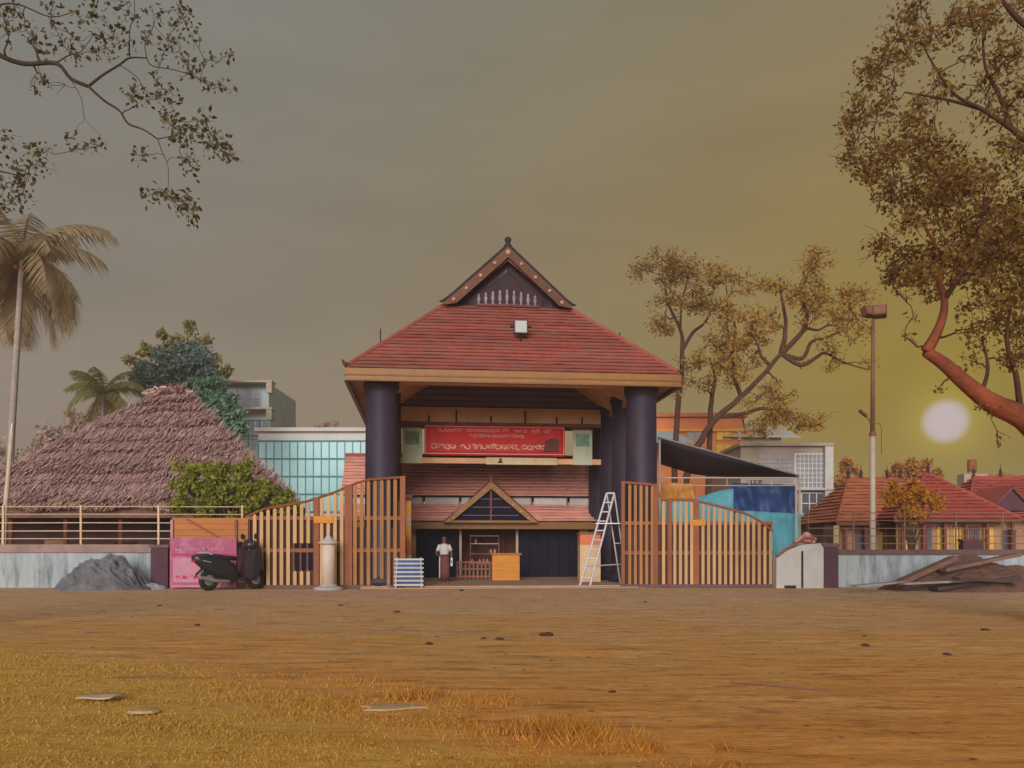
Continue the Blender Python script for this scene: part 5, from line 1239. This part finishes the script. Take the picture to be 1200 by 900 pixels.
clump('orange_bush', 'orange leaved bush before the long tiled pavilion', 1068, 640, 36, [(1068,585,15),(1050,578,12),(1085,582,14),(1065,600,14),(1095,592,9),(1045,590,9),(1078,605,10),(1075,570,8)], .15, m_leaf_o, 1.0, cat='bush')
clump('conical_tree', 'russet conical tree right of the latticed building', 991, 640, 62, [(991,545,7),(990,556,11),(986,568,13),(997,570,13),(985,585,14),(1000,590,15),(992,602,15)], .28, m_leaf_br, .9)
clump('russet_tree', 'low russet tree crown behind the pavilion ridge finials', 1070, 640, 64, [(1070,546,12),(1055,550,12),(1085,550,10),(1045,558,10),(1098,556,8),(1065,560,12),(1030,570,10)], .28, m_leaf_br, .9)
clump('olive_tree', 'faded olive tree beyond the right edge pavilion', 1180, 640, 70, [(1180,560,12),(1165,566,10),(1200,562,14),(1220,560,14)], .3, m_leaf_br, .8)
# palms
def palm(lab, xb, xt, yt, Y, fl, n_, mat, seed, Zlean=0):
    r_ = random.Random(seed); base = Vector((PX(xb,Y), Y, -.05)); top = P(xt, yt, Y)
    rt = thing('coconut_palm', lab, 'palm', base, 0, 'coconut palms at the left'); T0 = top-base
    pts = [Vector((0,0,0)), T0*.33+Vector((-.2,0,0)), T0*.66+Vector((-.12,0,0)), T0]
    ps, rs = smooth(pts, [.24,.17,.15,.13], 6); MB().tube(ps, rs, 10).build('trunk', m_barkpale, rt, True)
    for i in range(n_):
        az = 2*math.pi*i/n_*2.4 + r_.uniform(-.3,.3); e0 = r_.uniform(-.25, 1.4); L_ = fl*r_.uniform(.8,1.1)
        p = T0.copy(); ang = e0; sp = [p.copy()]; kk_ = 16
        for k in range(kk_):
            dv = Vector((math.cos(az)*math.cos(ang), math.sin(az)*math.cos(ang), math.sin(ang))); p = p + dv*L_/kk_; sp.append(p.copy()); ang -= (.075+.05*(1-abs(e0)*.5))*1.05
        b_ = MB(); b_.tube(sp, [.045*(1-k/(kk_+2)) for k in range(kk_+1)], 5, False)
        sd = Vector((-math.sin(az), math.cos(az), 0))
        for k in range(2, kk_*3):
            q_ = k/(kk_*3); i0 = int(q_*kk_); pp = sp[i0].lerp(sp[min(i0+1,kk_)], q_*kk_-i0); tg = (sp[min(i0+1,kk_)]-sp[max(i0-1,0)]).normalized()
            ll = fl*.26*math.sin(math.pi*min(1, .12+q_*.86))**.6
            for s in (-1, 1):
                tip = pp + (sd*s*.75 + tg*.55 + Vector((0,0,-.55-.4*r_.random())))*ll*r_.uniform(.8,1.1); wv2 = tg*.035
                md_ = pp.lerp(tip, .5)+Vector((0,0,.05*ll))
                b_.quad(pp-wv2, pp+wv2, md_+wv2*.9, md_-wv2*.9); b_.tri(md_-wv2*.9, md_+wv2*.9, tip)
        b_.build('frond', mat, rt)
    for k in range(5 if Y < 50 else 0):
        a = k*1.3; MB().lathe([(.02,-.14),(.10,-.08),(.13,.0),(.09,.09),(.02,.13)], 10, c=tuple(T0+Vector((math.cos(a)*.28, math.sin(a)*.28, -.32)))).build('coconut', m_ply, rt, True)
m_frond = LEAF('hazy_frond', [(.36,.27,.14), (.46,.34,.19), (.30,.23,.13), (.50,.38,.23)], .45)  # pale orange tone puts haze into the frond colour
palm('tall pale trunked coconut palm at the left edge', 12, 26, 306, 41, 4.7, 30, m_frond, 4)
palm('coconut palm half cut off by the left edge below the taller palm', -40, 0, 330, 45, 4.6, 22, m_frond, 9)
m_frondg = LEAF('green_frond', [(.36,.35,.13), (.46,.42,.18), (.30,.28,.11)], .45)
palm('short yellow green palm behind the thatched roof', 118, 122, 462, 54, 3.2, 16, m_frondg, 13)

# ================================================================== small things on the ground
def ground_pt(xp, yp):
    Y = H*F/(yp-YH); return Vector((PX(xp,Y), Y, gz(PX(xp,Y), Y)))
def stone(xp, yp, s_, seed, lab):
    r_ = random.Random(seed); p = ground_pt(xp, yp); b_ = MB()
    b_.lathe([(.25,-.15),(.8,-.05),(1.0,.2),(.75,.5),(.3,.65)], 8); b_.v = [(x*s_*r_.uniform(.75,1.25), y*s_*r_.uniform(.6,1.0), z*s_*r_.uniform(.6,.9)) for x, y, z in b_.v]
    o = b_.build('stone', m_stone); o.location = p; tag(o, lab, 'stone', 'dark stones scattered on the sandy ground')
for i, (xp, yp, s_, lab) in enumerate(((641,745,.12,'flat dark stone in the middle of the sandy ground'), (585,750,.07,'dark stone pair\'s right member left of the middle stone'), (567,749,.05,'tiny dark stone left of the pair member near the middle stone'), (503,755,.06,'dark stone below the left end of the thin stick'),
        (231,733,.06,'small dark stone before the scooter and pink board'), (465,718,.08,'dark stone before the blue and white rack'), (187,711,.07,'dark stone before the dark sand heap'), (399,710,.06,'dark stone before the pale round pedestal'), (541,692,.10,'dark clod at the gateway step'),
        (1014,757,.07,'dark stone right of the sandy middle, lower of two'), (1013,747,.04,'tiny dark stone right of the sandy middle, upper of two'), (1155,739,.08,'dark stone near the right edge before the soil mound'), (1110,767,.06,'dark stone right, nearest the viewer of the right group'), (718,813,.04,'small pebble alone on the sand right of the grass'), (756,706,.06,'small stone before the right gate'))):
    stone(xp, yp, s_, i, lab)
def stick(pts, r_, lab):
    ps = [ground_pt(*p)+Vector((0,0,r_+.012)) for p in pts]; o = MB().tube([p-ps[0] for p in ps], [r_*(1-.5*i/len(ps)) for i in range(len(ps))], 6).build('stick', m_timber); o.location = ps[0]; tag(o, lab, 'stick', 'thin sticks lying on the sand')
stick([(430,739),(470,739.5),(515,740),(562,740.5)], .013, 'long thin stick lying before the gateway left of centre')
stick([(856,803),(890,805),(930,808),(970,813)], .009, 'thin curved stick on the sand at right')
stick([(866,832),(890,836),(915,840)], .006, 'short twig below the thin curved stick')
stick([(130,797),(170,794),(215,792)], .007, 'thin twig lying in the yellow grass above the paper scrap')
pp_ = ground_pt(116, 822); v = MB()
for i in range(6):
    for j in range(4):
        qf = lambda a, c_: (-.16+.32*a/6+.04*c_/4, -.13+.26*c_/4, .05+.006*math.sin(a*1.1+c_)+.004*c_/4)
        v.quad(qf(i,j), qf(i+1,j), qf(i+1,j+1), qf(i,j+1))
o = v.build('paper_scrap', m_paper, None, True); o.location = pp_; tag(o, 'crumpled pale paper scrap lying in the yellow grass', 'paper'); s_ = o.modifiers.new('solid','SOLIDIFY'); s_.thickness = .006
pp_ = ground_pt(458, 832)
o = MB().lathe([(.85,-.3),(1,.3),(.94,.75),(.5,1.0)], 11); o.v = [(x*(.27+.07*math.sin(3*math.atan2(y,x)+1)+.03*math.sin(5*math.atan2(y,x))), y*(.15+.04*math.sin(2*math.atan2(y,x))), z*.024) for x, y, z in o.v]; o = o.build('flat_stone', m_slab); o.location = pp_; tag(o, 'flat pale stone slab half buried in the rusty grass', 'stone slab')
pp_ = ground_pt(168, 838)
o = MB().lathe([(.6,-.1),(1,.0),(.9,.2),(.4,.3)], 9); o.v = [(x*.14, y*.09, z*.10+.02) for x, y, z in o.v]; o = o.build('flat_stone', m_slab); o.location = pp_; tag(o, 'small dull stone in the yellow grass right of the paper scrap', 'stone slab')

# ================================================================== person
def person():
    pz0 = gp(-2.38, 2.75); rt = thing('person', 'person in white shirt and maroon wrap standing in the gateway', 'person', pz0, YAW)
    V = []; E_ = []; Rd = []
    def chain(parent_i, pts):
        pi = parent_i
        for (x, y, z, r_) in pts:
            V.append((x,y,z)); Rd.append(r_); i = len(V)-1
            if pi is not None: E_.append((pi, i))
            pi = i
        return pi
    pel = chain(None, [(0,0,.93,.135)])
    chest = chain(pel, [(0,.0,1.08,.125),(0,.0,1.22,.14),(0,.01,1.36,.135)])
    nk = chain(chest, [(0,.0,1.47,.062),(0,-.01,1.53,.060)])
    hd = chain(nk, [(0,-.02,1.60,.088),(0,-.025,1.68,.098),(0,-.01,1.75,.075)])
    for s in (-1, 1):
        sh_ = chain(chest, [(s*.17,.0,1.40,.068)])
        if s == -1: arm = [(-.27,.01,1.22,.050),(-.31,.02,1.10,.044),(-.27,-.08,1.03,.038),(-.19,-.17,1.00,.030)]; hdir = Vector((.07,-.02,-.01))
        else: arm = [(.24,.01,1.24,.050),(.275,.02,1.12,.044),(.28,-.02,.98,.036),(.28,-.05,.87,.029)]; hdir = Vector((0,-.02,-.085))
        wr = chain(sh_, arm); wp = Vector(V[wr]); palm_ = wp+hdir
        pi = chain(wr, [(*palm_, .030)])
        side = Vector((0,1,0)) if s == 1 else Vector((0,0,1))
        for k in range(4):
            o_ = side*(.026-.0175*k); L_ = (.072,.082,.078,.06)[k]; hn = hdir.normalized()
            chain(pi, [(*(palm_+o_+hn*.025), .0095),(*(palm_+o_+hn*(.025+L_*.5)+Vector((-s*.006,0,0))), .0085),(*(palm_+o_+hn*(.02+L_)+Vector((-s*.02,0,0))), .0075)])
        chain(pi, [(*(palm_-hdir*.35+Vector((-s*.02,-.02,.0))), .010),(*(palm_+Vector((-s*.035,-.035,.0))), .009)])
        hip = chain(pel, [(s*.10,0,.86,.105)])
        an = chain(hip, [(s*.11,-.01,.50,.068),(s*.115,.01,.30,.058),(s*.12,.02,.09,.040)])
        chain(an, [(s*.125,-.06,.045,.038),(s*.135,-.16,.03,.030)])
    me = bpy.data.meshes.new('body'); me.from_pydata(V, E_, []); me.update(); me.materials.append(m_skin)
    o = bpy.data.objects.new('body', me); C.objects.link(o); o.parent = rt
    sk = o.modifiers.new('skin', 'SKIN'); sk.use_smooth_shade = True
    for i, r_ in enumerate(Rd):
        me.skin_vertices[0].data[i].radius = (r_, r_); me.skin_vertices[0].data[i].use_root = (i == 0)
    ss = o.modifiers.new('sub', 'SUBSURF'); ss.levels = 1; ss.render_levels = 1
    def oloft(secs, nm, mat, seg=20, rip=0):
        b_ = MB()
        for k, (cx, cy, z, a, c_) in enumerate(secs):
            for j in range(seg):
                t_ = 2*math.pi*j/seg; w_ = 1+rip*math.sin(t_*6+z*3); b_.v.append((cx+a*w_*math.cos(t_), cy+c_*w_*math.sin(t_), z))
        for k in range(len(secs)-1):
            for j in range(seg):
                j2 = (j+1)%seg; b_.f.append((k*seg+j, k*seg+j2, (k+1)*seg+j2, (k+1)*seg+j))
        x = b_.build(nm, mat, rt, True); s2 = x.modifiers.new('solid','SOLIDIFY'); s2.thickness = .008; return x
    sh1 = oloft([(0,.005,.98,.185,.145),(0,.005,1.1,.17,.14),(0,.005,1.25,.185,.155),(0,.01,1.37,.195,.145),(0,.01,1.43,.165,.115),(0,.005,1.475,.085,.075)], 'shirt', m_shirt, rip=.02)
    for s in (-1, 1):
        a, b_ = Vector((s*.15,.0,1.41)), Vector((s*.265,.012,1.19)); MB().tube([a, a.lerp(b_,.5), b_], [.085,.078,.075], 12).build('sleeve', m_shirt, sh1, True)
    oloft([(0,.0,1.02,.172,.138),(0,0,.9,.185,.15),(0,0,.7,.195,.16),(0,0,.45,.20,.165),(0,0,.14,.205,.17)], 'wrap', m_lungi, rip=.035)
    oloft([(0,0,1.0,.182,.146),(0,0,1.05,.180,.144)], 'waist_fold', m_door)
    MB().bar((-.17,-.10,.16), (-.165,-.085,.98), .06, .012, (0,1,0)).build('wrap_border', m_shirt, rt)
    MB().prism([(.235,.62),(.315,.60),(.32,.92),(.25,.93)], -.085, -.06).build('held_cloth', m_shirt, rt)
    hr = MB()
    for i in range(7):
        ph = math.pi*.5*i/6
        for j in range(16):
            t_ = 2*math.pi*j/16; front = max(0, -math.sin(t_)); zz = 1.69 + .125*math.cos(ph*(1-.38*front)) - .02
            hr.v.append((.108*math.sin(ph*(1-.30*front))*math.cos(t_), -.012+.118*math.sin(ph*(1-.30*front))*math.sin(t_), zz-.05*(1-front)*(i/6)**2))
    for i in range(6):
        for j in range(16): j2 = (j+1)%16; hr.f.append((i*16+j, (i+1)*16+j, (i+1)*16+j2, i*16+j2))
    hr.build('hair', m_hair, rt, True)
    for s in (-1, 1):
        MB().lathe([(.004,-.010),(.014,-.004),(.012,.006)], 8, axis='y', c=(s*.034,-.118,1.675)).build('eye', m_hair, rt)
        MB().lathe([(.006,-.02),(.022,0),(.006,.02)], 8, axis='z', c=(s*.100,-.01,1.665), sx=.5).build('ear', m_skin, rt)
    MB().prism([(-.016,1.635),(.016,1.635),(.006,1.675),(-.006,1.675)], -.140, -.10).build('nose', m_skin, rt)
    MB().box(-.028,.028,-.118,-.100,1.602,1.610).build('mouth', m_maroon, rt)
person()

# ================================================================== hazy air
hm = bpy.data.materials.new('haze_air'); hm.use_nodes = True; t = hm.node_tree; t.nodes.clear()
pv = t.nodes.new('ShaderNodeVolumePrincipled'); pv.inputs['Density'].default_value = .0010; pv.inputs['Color'].default_value = (.95,.83,.82,1); pv.inputs['Anisotropy'].default_value = 0
oo = t.nodes.new('ShaderNodeOutputMaterial'); t.links.new(pv.outputs[0], oo.inputs['Volume'])
hz_o = MB().box(-265, 265, -65, 425, -1.2, 24).build('haze', hm); tag(hz_o, 'thin pale haze filling the air over the whole place', 'haze', kind='stuff')
